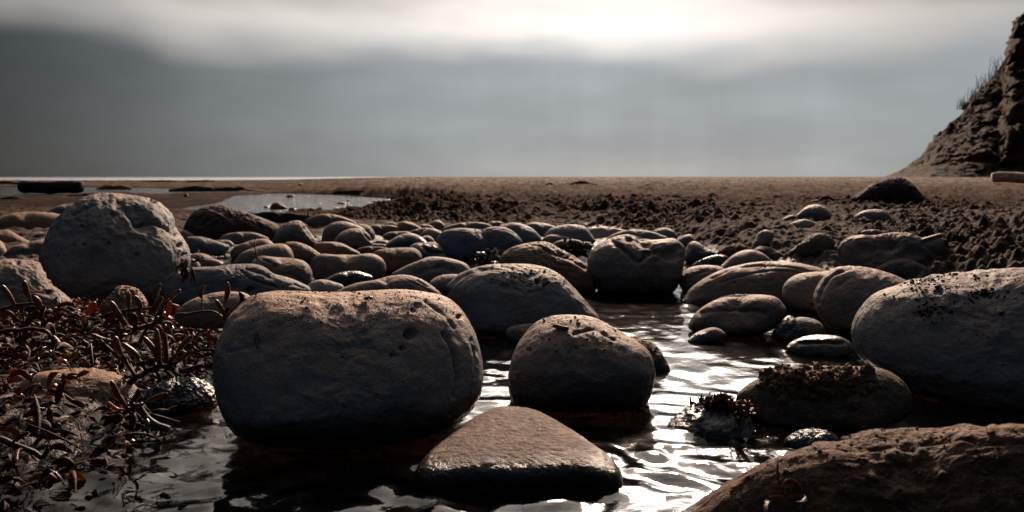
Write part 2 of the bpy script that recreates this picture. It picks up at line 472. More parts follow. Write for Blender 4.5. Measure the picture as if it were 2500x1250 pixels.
def sea_mat():
    m, N, b, o = new_mat('sea_water'); L = N.t.links
    geo = N.new('ShaderNodeNewGeometry'); p = geo.outputs['Position']
    n1 = N.noise(p, 0.25, 3, 0.5); n2 = N.noise(N.mapping(p, (0.25, 1.0, 1.0)), 0.06, 5, 0.6)
    sp = N.new('ShaderNodeSeparateXYZ'); L.new(p, sp.inputs[0])
    foam_glint = N.m('MULTIPLY', N.step(n2, 0.42, 0.58), N.step(sp.outputs[1], 700.0, 60.0, 0.35, 1.0))  # surf foam, plus the sea's white glints painted in as pale colour
    L.new(N.mix(foam_glint, (0.06, 0.075, 0.085), (0.62, 0.66, 0.70)), b.inputs['Base Color'])
    b.inputs['Roughness'].default_value = 0.3; b.inputs['IOR'].default_value = 1.333
    L.new(N.bump(n1, 1.0, 1.0), b.inputs['Normal'])
    return m

def rough_mat(name, A, B, scale=30, spec=0.3, rough=0.8, bumpd=0.004, transl=None):
    m, N, b, o = new_mat(name); L = N.t.links
    tcn = N.new('ShaderNodeTexCoord'); v = tcn.outputs['Object']
    n1 = N.noise(v, scale, 5, 0.65); n2 = N.noise(v, scale * 6, 3, 0.6)
    L.new(N.mix(N.step(n1, 0.35, 0.65), A, B), b.inputs['Base Color'])
    b.inputs['Roughness'].default_value = rough; b.inputs['Specular IOR Level'].default_value = spec
    L.new(N.bump(N.m('ADD', n1, N.m('MULTIPLY', n2, 0.4)), bumpd, 0.9), b.inputs['Normal'])
    if transl:
        tr = N.new('ShaderNodeBsdfTranslucent'); tr.inputs['Color'].default_value = (*transl[:3], 1)
        mx = N.new('ShaderNodeMixShader'); mx.inputs[0].default_value = transl[3]
        L.new(b.outputs[0], mx.inputs[1]); L.new(tr.outputs[0], mx.inputs[2]); L.new(mx.outputs[0], o.inputs[0])
    return m

M_SAND = sand_mat()
M_WATER = water_mat('stream_water', rough=0.075)
M_SEA = sea_mat()
M_STALK = rough_mat('kelp_stalk', (0.035, 0.020, 0.012), (0.085, 0.050, 0.028), 120, 0.25, 0.55, 0.0010)
M_BLADDER = rough_mat('kelp_bladder', (0.05, 0.027, 0.014), (0.13, 0.070, 0.034), 160, 0.6, 0.36, 0.0008, (0.30, 0.10, 0.025, 0.18))
M_AMBER = rough_mat('kelp_amber', (0.20, 0.080, 0.024), (0.11, 0.042, 0.014), 140, 0.6, 0.32, 0.0006, (0.40, 0.15, 0.035, 0.4))
M_WEED = rough_mat('weed_dark', (0.014, 0.009, 0.006), (0.050, 0.025, 0.012), 90, 0.15, 0.60, 0.0012, (0.24, 0.08, 0.02, 0.15))
M_FILM = rough_mat('weed_grey_film', (0.06, 0.062, 0.065), (0.03, 0.028, 0.026), 120, 0.7, 0.25, 0.0010)
M_HEAP = rough_mat('weed_heap', (0.022, 0.015, 0.011), (0.06, 0.038, 0.024), 20, 0.3, 0.75, 0.01)
M_RUSTWEED = rough_mat('weed_rust', (0.30, 0.09, 0.02), (0.14, 0.045, 0.015), 18, 0.3, 0.7, 0.01)
M_LOG = rough_mat('driftwood_dark', (0.012, 0.011, 0.011), (0.028, 0.024, 0.022), 14, 0.3, 0.75, 0.006)
M_PALELOG = rough_mat('driftwood_pale', (0.62, 0.44, 0.33), (0.34, 0.22, 0.15), 24, 0.2, 0.85, 0.008)
M_TWIG = rough_mat('twig_bark', (0.09, 0.055, 0.035), (0.05, 0.032, 0.022), 300, 0.3, 0.7, 0.0005)
M_GRASS = rough_mat('dry_grass', (0.060, 0.055, 0.030), (0.10, 0.080, 0.045), 5, 0.2, 0.8, 0.001)
M_FLY = rough_mat('fly_shell', (0.012, 0.011, 0.012), (0.03, 0.026, 0.024), 900, 0.6, 0.35, 0.0001)
M_WING = rough_mat('fly_wing', (0.10, 0.09, 0.085), (0.16, 0.14, 0.12), 900, 0.7, 0.2, 0.0001, (0.5, 0.45, 0.4, 0.5))
M_CLODS = rough_mat('sand_clod', (0.16, 0.095, 0.055), (0.075, 0.043, 0.026), 160, 0.2, 0.9, 0.0014)

M_RUSTBLADE = rough_mat('kelp_rust', (0.110, 0.040, 0.013), (0.034, 0.015, 0.007), 150, 0.2, 0.55, 0.0008, (0.28, 0.10, 0.025, 0.22))
M_REDWEED = rough_mat('weed_red', (0.080, 0.032, 0.018), (0.036, 0.016, 0.010), 300, 0.4, 0.4, 0.0005, (0.20, 0.075, 0.032, 0.3))
def cliff_mat():
    m, N, b, o = new_mat('cliff_earth'); L = N.t.links
    geo = N.new('ShaderNodeNewGeometry'); p = geo.outputs['Position']
    st = N.mapping(p, (0.8, 0.8, 2.2))
    n1 = N.noise(st, 0.7, 6, 0.65, 0.5); n2 = N.noise(p, 3.2, 6, 0.7); n3 = N.noise(p, 0.35, 3, 0.5)
    col = N.mix(N.step(n1, 0.38, 0.64), (0.024, 0.016, 0.011), (0.068, 0.041, 0.026))
    col = N.mix(N.m('MULTIPLY', N.step(n2, 0.5, 0.68), 0.6), col, (0.10, 0.050, 0.023))
    col = N.mix(N.m('MULTIPLY', N.step(n2, 0.46, 0.34), 0.7), col, (0.020, 0.017, 0.013))
    col = N.mix(N.m('MULTIPLY', N.step(n3, 0.52, 0.62), 0.5), col, (0.030, 0.030, 0.018))
    L.new(col, b.inputs['Base Color']); b.inputs['Roughness'].default_value = 0.95
    b.inputs['Specular IOR Level'].default_value = 0.1
    L.new(N.bump(N.m('ADD', n1, N.m('MULTIPLY', n2, 0.6)), 0.35, 0.8), b.inputs['Normal'])
    return m
M_CLIFF = cliff_mat()

# ------------------------------------------------------------------ beach
def polar_grid(r0, r1, nr, nfront, nback, half, radii=None):
    a = np.concatenate([np.linspace(-half, half, nfront), np.linspace(half, 2 * math.pi - half, nback + 2)[1:-1]])
    r = r0 * np.exp(np.linspace(0, math.log(r1 / r0), nr)) if radii is None else radii
    nr = len(r)
    R, A = np.meshgrid(r, a, indexing='ij')
    idx = np.arange(nr * len(a)).reshape(nr, len(a))
    Q = np.stack([idx[:-1], idx[1:], np.roll(idx, -1, 1)[1:], np.roll(idx, -1, 1)[:-1]], -1).reshape(-1, 4)
    # winding: make faces look up
    return (R * np.sin(A)).ravel(), (R * np.cos(A)).ravel(), Q[:, ::-1].copy()

RR_ = np.concatenate([np.geomspace(0.04, 1.0, 200)[:-1], np.geomspace(1.0, 5.0, 640)[:-1], np.geomspace(5.0, 90.0, 330)])
gx, gy, gq = polar_grid(0.04, 90.0, 0, 900, 60, math.radians(40), RR_)
gz = H0(gx, gy)
P3 = np.stack([gx, gy, np.zeros_like(gx)], -1)
s_bank = seg_dist(gx, gy, BANK)
onb = ss(s_bank + 0.42 * ss(gy, 2.3, 3.0) * ss(gx / np.maximum(gy, .3), -0.30, -0.12), -0.10, 0.03)
r_ = np.hypot(gx, gy)
m_ = gx / np.maximum(gy, 0.3)
churn = onb * ss(m_, -0.5, -0.1)
# churned, clodded sand on the bank; footprints and lumps further off
patch = ss(fbm(P3 * 1.3 + 5.0, 2), -0.35, 0.45)
fine = billow(P3 * 24.0, 3, 0.5) * 0.0125 * (0.6 + 0.8 * patch)
mid = fbm(P3 * 6.0, 3) * 0.017 + billow(P3 * 13.0 + 3.3, 3) * 0.009 * (0.6 + 0.7 * patch)
scarp = ss(s_bank, 0.02, 0.16) * ss(1.1 - s_bank, 0, 0.7) * ss(gy, 2.1, 2.8)
big = fbm(P3 * 1.6 + 9, 3) * 0.020
fall = 1.0 / (1.0 + np.maximum(r_ - 6.0, 0) * 0.12)
mid2 = billow(P3 * np.array([4.6, 3.0, 1]) + 1.7, 3) * 0.012 * ss(r_, 2.2, 4.0)
gz += churn * (fine * np.clip(8.0 / r_, 0, 1) + mid * fall * 1.05 + big * fall + mid2 * np.clip(12.0 / r_, 0, 1))
gz += scarp * (0.024 * fbm(P3 * 3.6 + 1, 3) + 0.012 * billow(P3 * 10 + 2, 2))
far_l = ss(gy, 5.0, 9.0) * (1 - ss(m_, -0.45, -0.05)) * onb
ok_dry = ss(gz, 0.000, 0.010)
gz += far_l * ok_dry * (fbm(P3 * np.array([1.2, 0.8, 1]), 4) * 0.018 + billow(P3 * 3.0, 3) * 0.012)
# bed between the stones
gz += (1 - onb) * (fbm(P3 * 11.0, 4) * 0.011 + fbm(P3 * 60.0, 3) * 0.0022)
lowleft = (1 - onb) * ss(-m_, 0.30, 0.5) * ss(gy, 1.3, 1.7)
gz += lowleft * (billow(P3 * 20, 3) * 0.006 + 0.012)
beach = tag(mk('beach', np.stack([gx, gy, gz], -1), gq, M_SAND), kind='structure')

# ------------------------------------------------------------------ water: stream and lagoons (one level), and the open sea
wx, wy, wq = polar_grid(0.04, 19.0, 640, 900, 40, math.radians(40))
W3 = np.stack([wx, wy, np.zeros_like(wx)], -1)
wr = np.hypot(wx, wy)
calm_c = g0(1740, 862)
calm = 1 - 0.5 * np.exp(-(((wx - calm_c[0]) / 0.16) ** 2 + ((wy - calm_c[1]) / 0.11) ** 2))
front = ss(0.82 - wy, 0.0, 0.22)
warp = np.stack([fbm(W3 * 9 + 2, 2), fbm(W3 * 9 + 8, 2), np.zeros_like(wx)], -1) * 0.018
# broad slow swells at the front, small crossing ripples behind
w1 = gnoise((W3 + warp) * np.array([30.0, 38.0, 1]) + 4.0)
w2 = gnoise((W3 + warp * 0.7) * np.array([58.0, 84.0, 1]) + 1.0)
w3 = gnoise((W3 + warp * 0.5) * np.array([120.0, 190.0, 1]) + 7.0)
def crest(n): return n * (1 + 0.35 * n)
wz = (0.0015 + 0.0018 * front) * crest(w1) + (0.00068 + 0.0001 * front) * w2 + (0.00004) * w3
wz *= calm * np.clip(2.2 / np.maximum(wr, 0.3), 0.25, 1.0)
wz[wr > 3.5] *= 0.6
water = tag(mk('stream_water', np.stack([wx, wy, wz], -1), wq, M_WATER), kind='structure')

sx, sy, sq = polar_grid(12.0, 7000.0, 60, 120, 24, math.radians(45))
sea = tag(mk('sea', np.stack([sx, sy, np.full_like(sx, -0.42)], -1), sq, M_SEA), kind='structure')

# ------------------------------------------------------------------ cliff headland
CP = np.array([(2120, 441), (2150, 437), (2180, 425), (2215, 408), (2250, 384), (2268, 360), (2282, 335), (2310, 310), (2345, 282), (2362, 262),
               (2374, 234), (2402, 210), (2432, 190), (2447, 180), (2452, 150), (2454, 122), (2462, 112), (2458, 78), (2472, 55), (2500, 30),
               (2560, -20), (2700, -90), (3000, -150), (3400, -180)], float)
_r = ray(CP[:, 0], CP[:, 1]); cm = _r[:, 0] / _r[:, 1]; ce = _r[:, 2] / _r[:, 1]
cm = np.maximum.accumulate(cm + np.arange(len(cm)) * 1e-6)
mm = np.concatenate([np.linspace(cm[0], cm[19], 300), np.linspace(cm[19], cm[-1], 120)[1:]])
yy = np.concatenate([np.linspace(23.2, 31.0, 150), np.linspace(31.0, 62, 50)[1:]])
MM, YY = np.meshgrid(mm, yy, indexing='ij')
E = np.interp(MM, cm, ce)
tt = np.clip((YY - 23.2) / (30.0 - 23.2), 0, 1)
prof = np.where(tt < 0.5, 0.62 * ss(tt, -0.10, 0.62), 0) + np.where(tt >= 0.5, 1, 0) * 0
prof = np.interp(tt, [0, .08, .25, .45, .62, .80, .93, 1.0], [0, .07, .26, .48, .62, .78, .95, 1.0])
base = -0.05
top = CAM_H + np.minimum(YY, 30.0) * E
HH = base + (np.maximum(top, 0.10) - base) * prof
HH = np.where(YY > 44, HH * (1 - ss(YY, 44, 62) * 0.9) - ss(YY, 44, 62) * 1.2, HH)
XX = MM * YY
Pc = np.stack([XX, YY, HH], -1).reshape(-1, 3)
amp = np.clip((Pc[:, 2] + 0.1) / 1.2, 0, 1)
roughc = fbm(Pc * np.array([0.9, 0.9, 1.6]), 5, 0.55); gul = billow(Pc * np.array([0.8, 0.8, 0.35]) + 4, 4)
Pc[:, 0] += amp * (0.10 * roughc + 0.07 * fbm(Pc * 3.1, 3))
Pc[:, 1] += amp * (0.55 * roughc + 0.28 * gul)
Pc[:, 2] += amp * (0.12 * fbm(Pc * 2.3 + 6, 4))
ci = np.arange(len(mm) * len(yy)).reshape(len(mm), len(yy))
cq = np.stack([ci[:-1, :-1], ci[1:, :-1], ci[1:, 1:], ci[:-1, 1:]], -1).reshape(-1, 4)
cliff = tag(mk('cliff', Pc, cq, M_CLIFF), 'steep dark earth cliff rising from the beach behind the pale log', 'cliff', kind='structure')
# ------------------------------------------------------------------ stones
_ico = {}
def ico(level):
    if level not in _ico:
        bm = bmesh.new(); bmesh.ops.create_icosphere(bm, subdivisions=level, radius=1.0)
        V = np.array([v.co[:] for v in bm.verts]); Q = np.array([[v.index for v in f.verts] for f in bm.faces]); bm.free()
        _ico[level] = (V / np.linalg.norm(V, axis=1)[:, None], Q)
    return _ico[level]

STONES = []
def stone(name, label, mat, poly, yb=None, depth=0.85, p=2.35, lvl=None, amp=0.035, freq=1.5, fine=0.010, dents=(), grooves=(), lumps=(), group=None, back=0.7, cat=None, seed=None, dist=None, tilt=0.5):
    """a solid boulder: the traced outline is its contour, pushed out to real depth in front and behind, with weathering"""
    poly = np.array(poly, float)
    D = spline(poly, 240, True)
    c = np.array([(D[:, 0].min() + D[:, 0].max()) / 2, (D[:, 1].min() + D[:, 1].max()) / 2])
    rel = D - c; th = np.arctan2(-rel[:, 1], rel[:, 0]); rr = np.hypot(rel[:, 0], rel[:, 1])
    o = np.argsort(th); th, rr = th[o], rr[o]
    NB = 180
    tb = (np.arange(NB) + 0.5) / NB * 2 * math.pi - math.pi
    Rt = np.interp(tb, np.concatenate([th - 2 * math.pi, th, th + 2 * math.pi]), np.concatenate([rr, rr, rr]))
    fr = np.fft.rfft(Rt); fr[4:] = 0; Rs = np.fft.irfft(fr, NB)
    wpx = (D[:, 0].max() - D[:, 0].min()) / 2; hpx = (D[:, 1].max() - D[:, 1].min()) / 2
    d0 = dist or ground_hit(c[0], yb or D[:, 1].max() - 0.1 * hpx)
    w = wpx / F * d0; h = hpx / F * d0
    dep = depth * min(w, 1.5 * h)
    dc = d0 + back * dep + 0.35 * tilt * h
    if lvl is None: lvl = 7 if wpx > 130 else (6 if wpx > 32 else 5)
    U, Q = ico(lvl)
    r = ray(c[0], c[1]); cen = CAMP + r * (dc / r[1])
    n = r / np.linalg.norm(r); u = np.array([1.0, 0, 0]); u = u - n * u.dot(n); u /= np.linalg.norm(u); v = np.cross(u, n)
    k = dc / r[1] / F          # metres per pixel in the contour plane (along the lens axis)
    s = np.hypot(U[:, 0], U[:, 1]); cc = np.abs(U[:, 2]); q = (s ** p + cc ** p) ** (1 / p)
    rho, del_ = s / q, U[:, 2] / q
    ang = np.arctan2(U[:, 1], U[:, 0])
    def per(arr): return np.interp(ang, np.concatenate([tb - 2 * math.pi, tb, tb + 2 * math.pi]), np.concatenate([arr, arr, arr]))
    sd = seed if seed is not None else (len(STONES) * 7.7)
    size = min(w, h) * 1.2
    nz = amp * size * fbm(U * freq + sd, 3) + fine * size * fbm(U * freq * 5 + sd, 3)
    corr = np.ones(NB)
    ca, sa = np.cos(ang), np.sin(ang)
    for it in range(4):
        Rr = (per(Rs) * (1 - rho ** 4) + per(Rt) * rho ** 4) * (1 + (per(corr) - 1) * rho ** 2) * k
        P = cen + (Rr * rho * ca)[:, None] * u + (Rr * rho * sa)[:, None] * v + (dep * del_ + tilt * Rr * rho * sa)[:, None] * n
        out = P - cen; out /= np.linalg.norm(out, axis=1)[:, None]
        P = P + out * nz[:, None]
        if it == 3: break
        px = project(P) - c
        a2 = np.arctan2(-px[:, 1], px[:, 0]); r2 = np.hypot(px[:, 0], px[:, 1])
        bi = np.clip(((a2 + math.pi) / (2 * math.pi) * NB).astype(int), 0, NB - 1)
        mx = np.zeros(NB); np.maximum.at(mx, bi, r2)
        g = Rt / np.maximum(mx, 1e-6); g[mx < 1] = 1
        g = (g + np.roll(g, 1) + np.roll(g, -1)) / 3
        corr = corr * np.clip(g, 0.7, 1.4)
    # local hollows, clods and cracks on the side that shows
    px = project(P); facing = (((P - cen) @ n) < 0.35 * dep)
    out = P - cen; out /= np.linalg.norm(out, axis=1)[:, None]
    kk = k
    for (dx, dy, dr, dd) in dents:
        d = np.hypot(px[:, 0] - dx, (px[:, 1] - dy) * 1.25)
        P -= out * (np.exp(-(d / dr) ** 4) * dd * 1.8 * kk * facing)[:, None]
    for (dx, dy, dr, dd) in lumps:
        d = np.hypot(px[:, 0] - dx, px[:, 1] - dy) / dr
        P += out * (ss(1.1 - d, 0, 0.9) * dd * kk * facing * (1 + 0.6 * fbm(P * (40 / (dr * kk * 40)) + 3, 3)))[:, None]
    for (pts, gw, gd) in grooves:
        pts = spline(pts, 24) if len(pts) > 2 else np.array(pts, float)
        d = seg_dist(px[:, 0], px[:, 1], pts, False)
        P -= out * (np.exp(-(d / gw) ** 2) * gd * 1.7 * kk * facing * (0.7 + 0.5 * fbm(P / (kk * 30), 2)))[:, None]
    ob = mk(name, P - cen, Q[:, ::-1].copy(), MAT[mat])
    ob.location = cen
    tag(ob, label, cat or name, group)
    STONES.append((ob, cen, c))
    return ob

G = 'stones strewn across the beach stream'
def st(name, label, mat, poly, **kw): return stone(name, label, mat, poly, group=G, **kw)

# --- the row at the very front
main = st('boulder', 'big sand dusted blocky boulder with a fly sitting on top', 'main',
   [(520, 885), (525, 845), (543, 805), (558, 772), (588, 740), (618, 718), (660, 709), (700, 707), (760, 710), (840, 712), (920, 707), (980, 704), (1040, 710), (1088, 722), (1125, 752), (1155, 800), (1172, 850), (1180, 900), (1178, 945), (1165, 985), (1130, 1025), (1040, 1070), (900, 1095), (750, 1098), (620, 1085), (570, 1060), (540, 1010), (522, 945)],
   yb=1085, depth=0.68, p=2.7, lvl=8, amp=0.03, fine=0.012,
   dents=[(1003, 817, 15, 11), (983, 851, 7, 7), (960, 868, 6, 5), (1020, 745, 9, 4), (1010, 757, 7, 4), (1122, 773, 7, 7), (880, 760, 20, 2), (626, 830, 4, 4)],
   grooves=[([(1085, 815), (1103, 845), (1113, 880), (1117, 930), (1110, 970)], 5, 12), ([(1150, 830), (1162, 870), (1160, 920), (1150, 960)], 4, 8), ([(1040, 735), (1085, 770), (1110, 800)], 4, 4), ([(626, 815), (628, 850)], 3, 3), ([(560, 860), (600, 850), (630, 840)], 5, 2.5)])
st('boulder', 'rounded brown boulder carrying a short twig, beside the bright water', 'mid',
   [(1240, 940), (1245, 890), (1258, 850), (1280, 815), (1310, 785), (1350, 770), (1400, 768), (1450, 775), (1500, 800), (1560, 835), (1588, 862), (1600, 905), (1595, 945), (1575, 990), (1500, 1010), (1350, 1012), (1262, 995)],
   yb=1003, depth=0.75, p=2.5, lvl=7, dents=[(1405, 850, 5, 3), (1290, 855, 6, 4)], grooves=[([(1400, 815), (1450, 805), (1500, 830)], 4, 3)])
st('boulder', 'dark topped grey boulder behind the blocky fly boulder, orange along its far slope', 'grey',
   [(1090, 705), (1100, 685), (1130, 662), (1180, 647), (1240, 643), (1310, 647), (1360, 665), (1400, 700), (1440, 745), (1465, 778), (1450, 815), (1380, 830), (1250, 835), (1160, 828), (1120, 790), (1095, 740)],
   yb=815, depth=0.7, lvl=7, amp=0.04, fine=0.02, dents=[(1312, 688, 6, 8), (1330, 697, 5, 6), (1338, 692, 4, 5), (1230, 700, 12, 3)], grooves=[([(1093, 715), (1110, 690), (1150, 665), (1200, 655)], 4, 4)])
st('stone', 'small black stone in the water between two brown boulders', 'dark',
   [(1232, 818), (1245, 798), (1290, 790), (1325, 795), (1320, 830), (1262, 840), (1240, 832)], yb=838, depth=0.7)
st('rock', 'dark wet wedge of rock behind the boulder with the twig', 'mossy',
   [(1530, 830), (1560, 828), (1592, 836), (1615, 860), (1637, 908), (1605, 918), (1540, 900)], yb=905, depth=0.6, amp=0.06, fine=0.03)
st('boulder', 'huge grey boulder with dirt specks, cut off by the picture edge', 'right',
   [(2078, 820), (2080, 790), (2092, 760), (2120, 725), (2170, 698), (2250, 675), (2350, 662), (2430, 656), (2520, 652), (2650, 665), (2740, 740), (2760, 850), (2700, 980), (2560, 1040), (2380, 1030), (2260, 985), (2180, 930), (2120, 895), (2088, 860)],
   yb=985, depth=0.55, p=2.5, lvl=8, amp=0.03, fine=0.012,
   dents=[(2405, 718, 9, 7), (2270, 690, 20, 3), (2290, 710, 12, 4), (2245, 768, 9, 5), (2270, 765, 7, 4), (2330, 735, 15, 3)], grooves=[([(2160, 705), (2230, 685), (2320, 670)], 4, 2)])
st('boulder', 'upright tan stone with a flat ridged face leaning on the huge grey boulder', 'tan',
   [(1985, 732), (1995, 697), (2018, 667), (2050, 650), (2100, 650), (2150, 660), (2205, 680), (2260, 715), (2240, 790), (2150, 835), (2095, 832), (2042, 810), (2002, 778)],
   yb=822, depth=0.7, p=2.6, lvl=7, grooves=[([(1997, 740), (2008, 702), (2035, 670), (2078, 654)], 4, 5), ([(2060, 770), (2090, 755), (2115, 745)], 3, 3), ([(2040, 700), (2070, 680)], 5, 2)])
st('stone', 'small orange tan stone wedged beside the ridged upright stone', 'tan',
   [(1909, 712), (1920, 686), (1950, 669), (2000, 663), (2040, 668), (2045, 740), (2010, 775), (1955, 768), (1918, 745)], yb=772, depth=0.7, dents=[(1985, 748, 8, 4)])
st('boulder', 'long smooth brown boulder with layered cracks along its back', 'brown',
   [(1664, 748), (1672, 720), (1700, 690), (1750, 662), (1810, 645), (1870, 638), (1940, 640), (2010, 655), (2060, 680), (2040, 740), (1950, 765), (1850, 775), (1720, 768)],
   yb=752, depth=0.6, lvl=7, grooves=[([(1735, 680), (1790, 655), (1850, 648), (1920, 650), (1985, 665)], 2.5, 3.5), ([(1760, 690), (1830, 668), (1900, 660), (1960, 668)], 2.5, 3), ([(1870, 640), (1868, 652)], 2, 3)], dents=[(1790, 690, 4, 4)])
st('stone', 'hollow backed dark brown stone sitting in the bright water', 'brown',
   [(1684, 806), (1690, 772), (1720, 745), (1770, 722), (1830, 718), (1888, 722), (1913, 742), (1920, 765), (1895, 800), (1830, 826), (1750, 826)],
   yb=822, depth=0.75, lvl=7, dents=[(1800, 762, 55, 9)], grooves=[([(1710, 765), (1770, 752), (1840, 755), (1870, 765)], 7, 5)])
st('stone', 'small dark pointed stone in front of the hollow backed stone', 'dark',
   [(1678, 834), (1700, 812), (1740, 799), (1766, 808), (1772, 824), (1740, 840), (1700, 844)], yb=838, depth=0.7)
st('rock', 'small wet black rock with a bent ridge at the water edge', 'wet',
   [(1884, 818), (1900, 790), (1925, 771), (1945, 783), (1957, 815), (1930, 838), (1895, 836)], yb=834, depth=0.8, amp=0.10, fine=0.03)
st('stone', 'dull dark stone tucked behind the small wet black rock', 'dark',
   [(1925, 805), (1945, 775), (1995, 782), (2016, 810), (2000, 835), (1950, 838)], yb=828, depth=0.7)
st('stone', 'flat wet brown stone with shining rim under the ridged upright stone', 'wet',
   [(1918, 848), (1950, 825), (2000, 817), (2060, 824), (2085, 850), (2060, 878), (1985, 880), (1935, 868)], yb=872, depth=0.8, amp=0.05, grooves=[([(1950, 838), (2000, 836), (2060, 838)], 4, 5)])
st('rock', 'low weathered rock with crumbled weed on its back beside the huge grey boulder', 'mossy',
   [(1798, 965), (1820, 940), (1850, 922), (1900, 902), (1960, 895), (2060, 893), (2160, 900), (2220, 950), (2215, 1020), (2120, 1055), (1980, 1060), (1860, 1045), (1812, 1005)],
   yb=1050, depth=0.55, p=2.5, lvl=8, amp=0.04, fine=0.02, lumps=[(1900, 905, 26, 10), (1950, 915, 30, 14), (2000, 935, 32, 12), (2050, 950, 30, 12), (2080, 985, 22, 9), (1980, 960, 26, 8), (1870, 915, 18, 6)])
st('rock', 'wet black rock with water sliding over it and curly red weed on top', 'wet',
   [(1585, 1075), (1620, 1040), (1660, 1005), (1690, 985), (1740, 978), (1800, 990), (1840, 1025), (1862, 1080), (1820, 1150), (1700, 1160), (1610, 1120)], yb=1115, depth=0.7, lvl=7, amp=0.06, fine=0.02, dist=0.60)
st('rock', 'small jagged wet rock between the red weed rock and the sandy boulder', 'wet',
   [(1915, 1078), (1945, 1052), (1990, 1045), (2032, 1056), (2055, 1080), (2030, 1105), (1950, 1108)], yb=1100, depth=0.7, amp=0.08, fine=0.03)
st('boulder', 'sand covered reddish boulder sloping out of the nearest corner', 'sandy',
   [(1600, 1300), (1715, 1208), (1810, 1150), (1895, 1112), (1990, 1081), (2100, 1056), (2250, 1042), (2420, 1036), (2560, 1040), (2800, 1090), (2950, 1300), (2800, 1560), (2300, 1640), (1850, 1560), (1680, 1420)],
   yb=1420, depth=0.42, p=2.5, lvl=8, amp=0.03, fine=0.018, tilt=0.2, dist=0.36,
   lumps=[(2180, 1122, 34, 12), (2106, 1122, 16, 8), (2130, 1165, 22, 8), (2200, 1210, 26, 9), (1925, 1153, 13, 6), (1880, 1125, 10, 5), (2060, 1072, 12, 5), (2270, 1060, 10, 4), (2420, 1050, 20, 7), (2350, 1090, 34, 7), (2440, 1110, 28, 8), (2300, 1160, 14, 6), (2010, 1200, 14, 5), (2400, 1180, 22, 6), (1990, 1088, 9, 4), (2140, 1058, 9, 5), (1830, 1165, 9, 5), (1790, 1190, 8, 5)],
   grooves=[([(2250, 1085), (2330, 1075), (2430, 1082), (2500, 1078)], 6, 6), ([(2100, 1100), (2160, 1095), (2230, 1098)], 5, 4)])
# --- left front
st('boulder', 'tallest boulder of the beach, pale grey with a dented shoulder', 'grey',
   [(95, 640), (97, 612), (110, 580), (126, 546), (150, 520), (180, 496), (210, 479), (250, 470), (300, 473), (350, 480), (382, 489), (410, 510), (425, 533), (431, 556), (448, 580), (462, 605), (466, 638), (455, 672), (440, 700), (400, 735), (300, 752), (190, 748), (140, 715), (108, 680)],
   yb=738, depth=0.75, p=2.4, lvl=8, amp=0.035, fine=0.016,
   dents=[(376, 488, 8, 9), (350, 545, 26, 6), (330, 520, 22, 4), (200, 552, 5, 4), (275, 523, 8, 4), (205, 598, 6, 4), (265, 595, 5, 3), (440, 600, 8, 6), (180, 600, 5, 3), (335, 622, 6, 4), (290, 500, 14, 3)],
   grooves=[([(300, 505), (318, 530), (345, 545), (365, 533)], 4, 4), ([(330, 548), (370, 543), (400, 556), (428, 575)], 5, 5), ([(448, 622), (444, 640), (440, 660)], 4, 7), ([(456, 620), (453, 650)], 3, 5), ([(180, 525), (205, 510), (230, 500)], 5, 3)])
st('boulder', 'flat sandy slab rising out of the seaweed left of the tallest boulder', 'tan',
   [(-90, 660), (0, 634), (50, 633), (95, 642), (125, 690), (165, 722), (205, 768), (190, 800), (100, 815), (-60, 820)], yb=790, depth=0.6, lvl=7, fine=0.02, dents=[(40, 640, 8, 4), (120, 715, 8, 5)], dist=1.02)
st('boulder', 'cracked blue grey slab in front of the tallest boulder', 'blue',
   [(400, 712), (403, 690), (420, 667), (460, 652), (520, 650), (570, 645), (620, 644), (648, 653), (668, 667), (700, 675), (740, 690), (760, 708), (740, 750), (620, 770), (470, 765), (415, 740)],
   yb=748, depth=0.55, lvl=7, amp=0.045, fine=0.02,
   dents=[(613, 708, 9, 6), (560, 700, 20, 3)], grooves=[([(440, 712), (475, 700), (505, 693)], 2.5, 4), ([(588, 660), (612, 678), (640, 690), (680, 702)], 3, 4), ([(600, 655), (640, 668), (664, 678), (667, 670)], 3, 3.5), ([(690, 705), (715, 695), (745, 703)], 3, 4)])
st('stone', 'smooth brown stone half hidden behind the upright seaweed pods', 'brown',
   [(425, 775), (440, 750), (470, 730), (520, 715), (570, 711), (610, 722), (620, 770), (560, 800), (460, 800)], yb=795, depth=0.6, dist=0.86)
st('rock', 'small crusty orange rock among the seaweed stalks', 'orange',
   [(242, 748), (268, 720), (285, 701), (303, 697), (332, 703), (345, 714), (362, 745), (345, 785), (270, 790)], yb=785, depth=0.7, amp=0.09, fine=0.05, dist=0.93)
st('rock', 'rust brown sandy rock lying under the seaweed', 'orange',
   [(40, 960), (70, 918), (120, 904), (190, 898), (260, 903), (310, 925), (345, 960), (320, 1010), (180, 1040), (70, 1020)], yb=1000, depth=0.7, lvl=7, fine=0.02, dist=0.66)
st('rock', 'glistening black rock at the edge of the seaweed beside the fly boulder', 'wet',
   [(330, 985), (370, 945), (430, 920), (490, 925), (525, 950), (528, 985), (450, 1020), (360, 1025)], yb=1008, depth=0.6, lvl=7, amp=0.08, fine=0.05, dist=0.66)
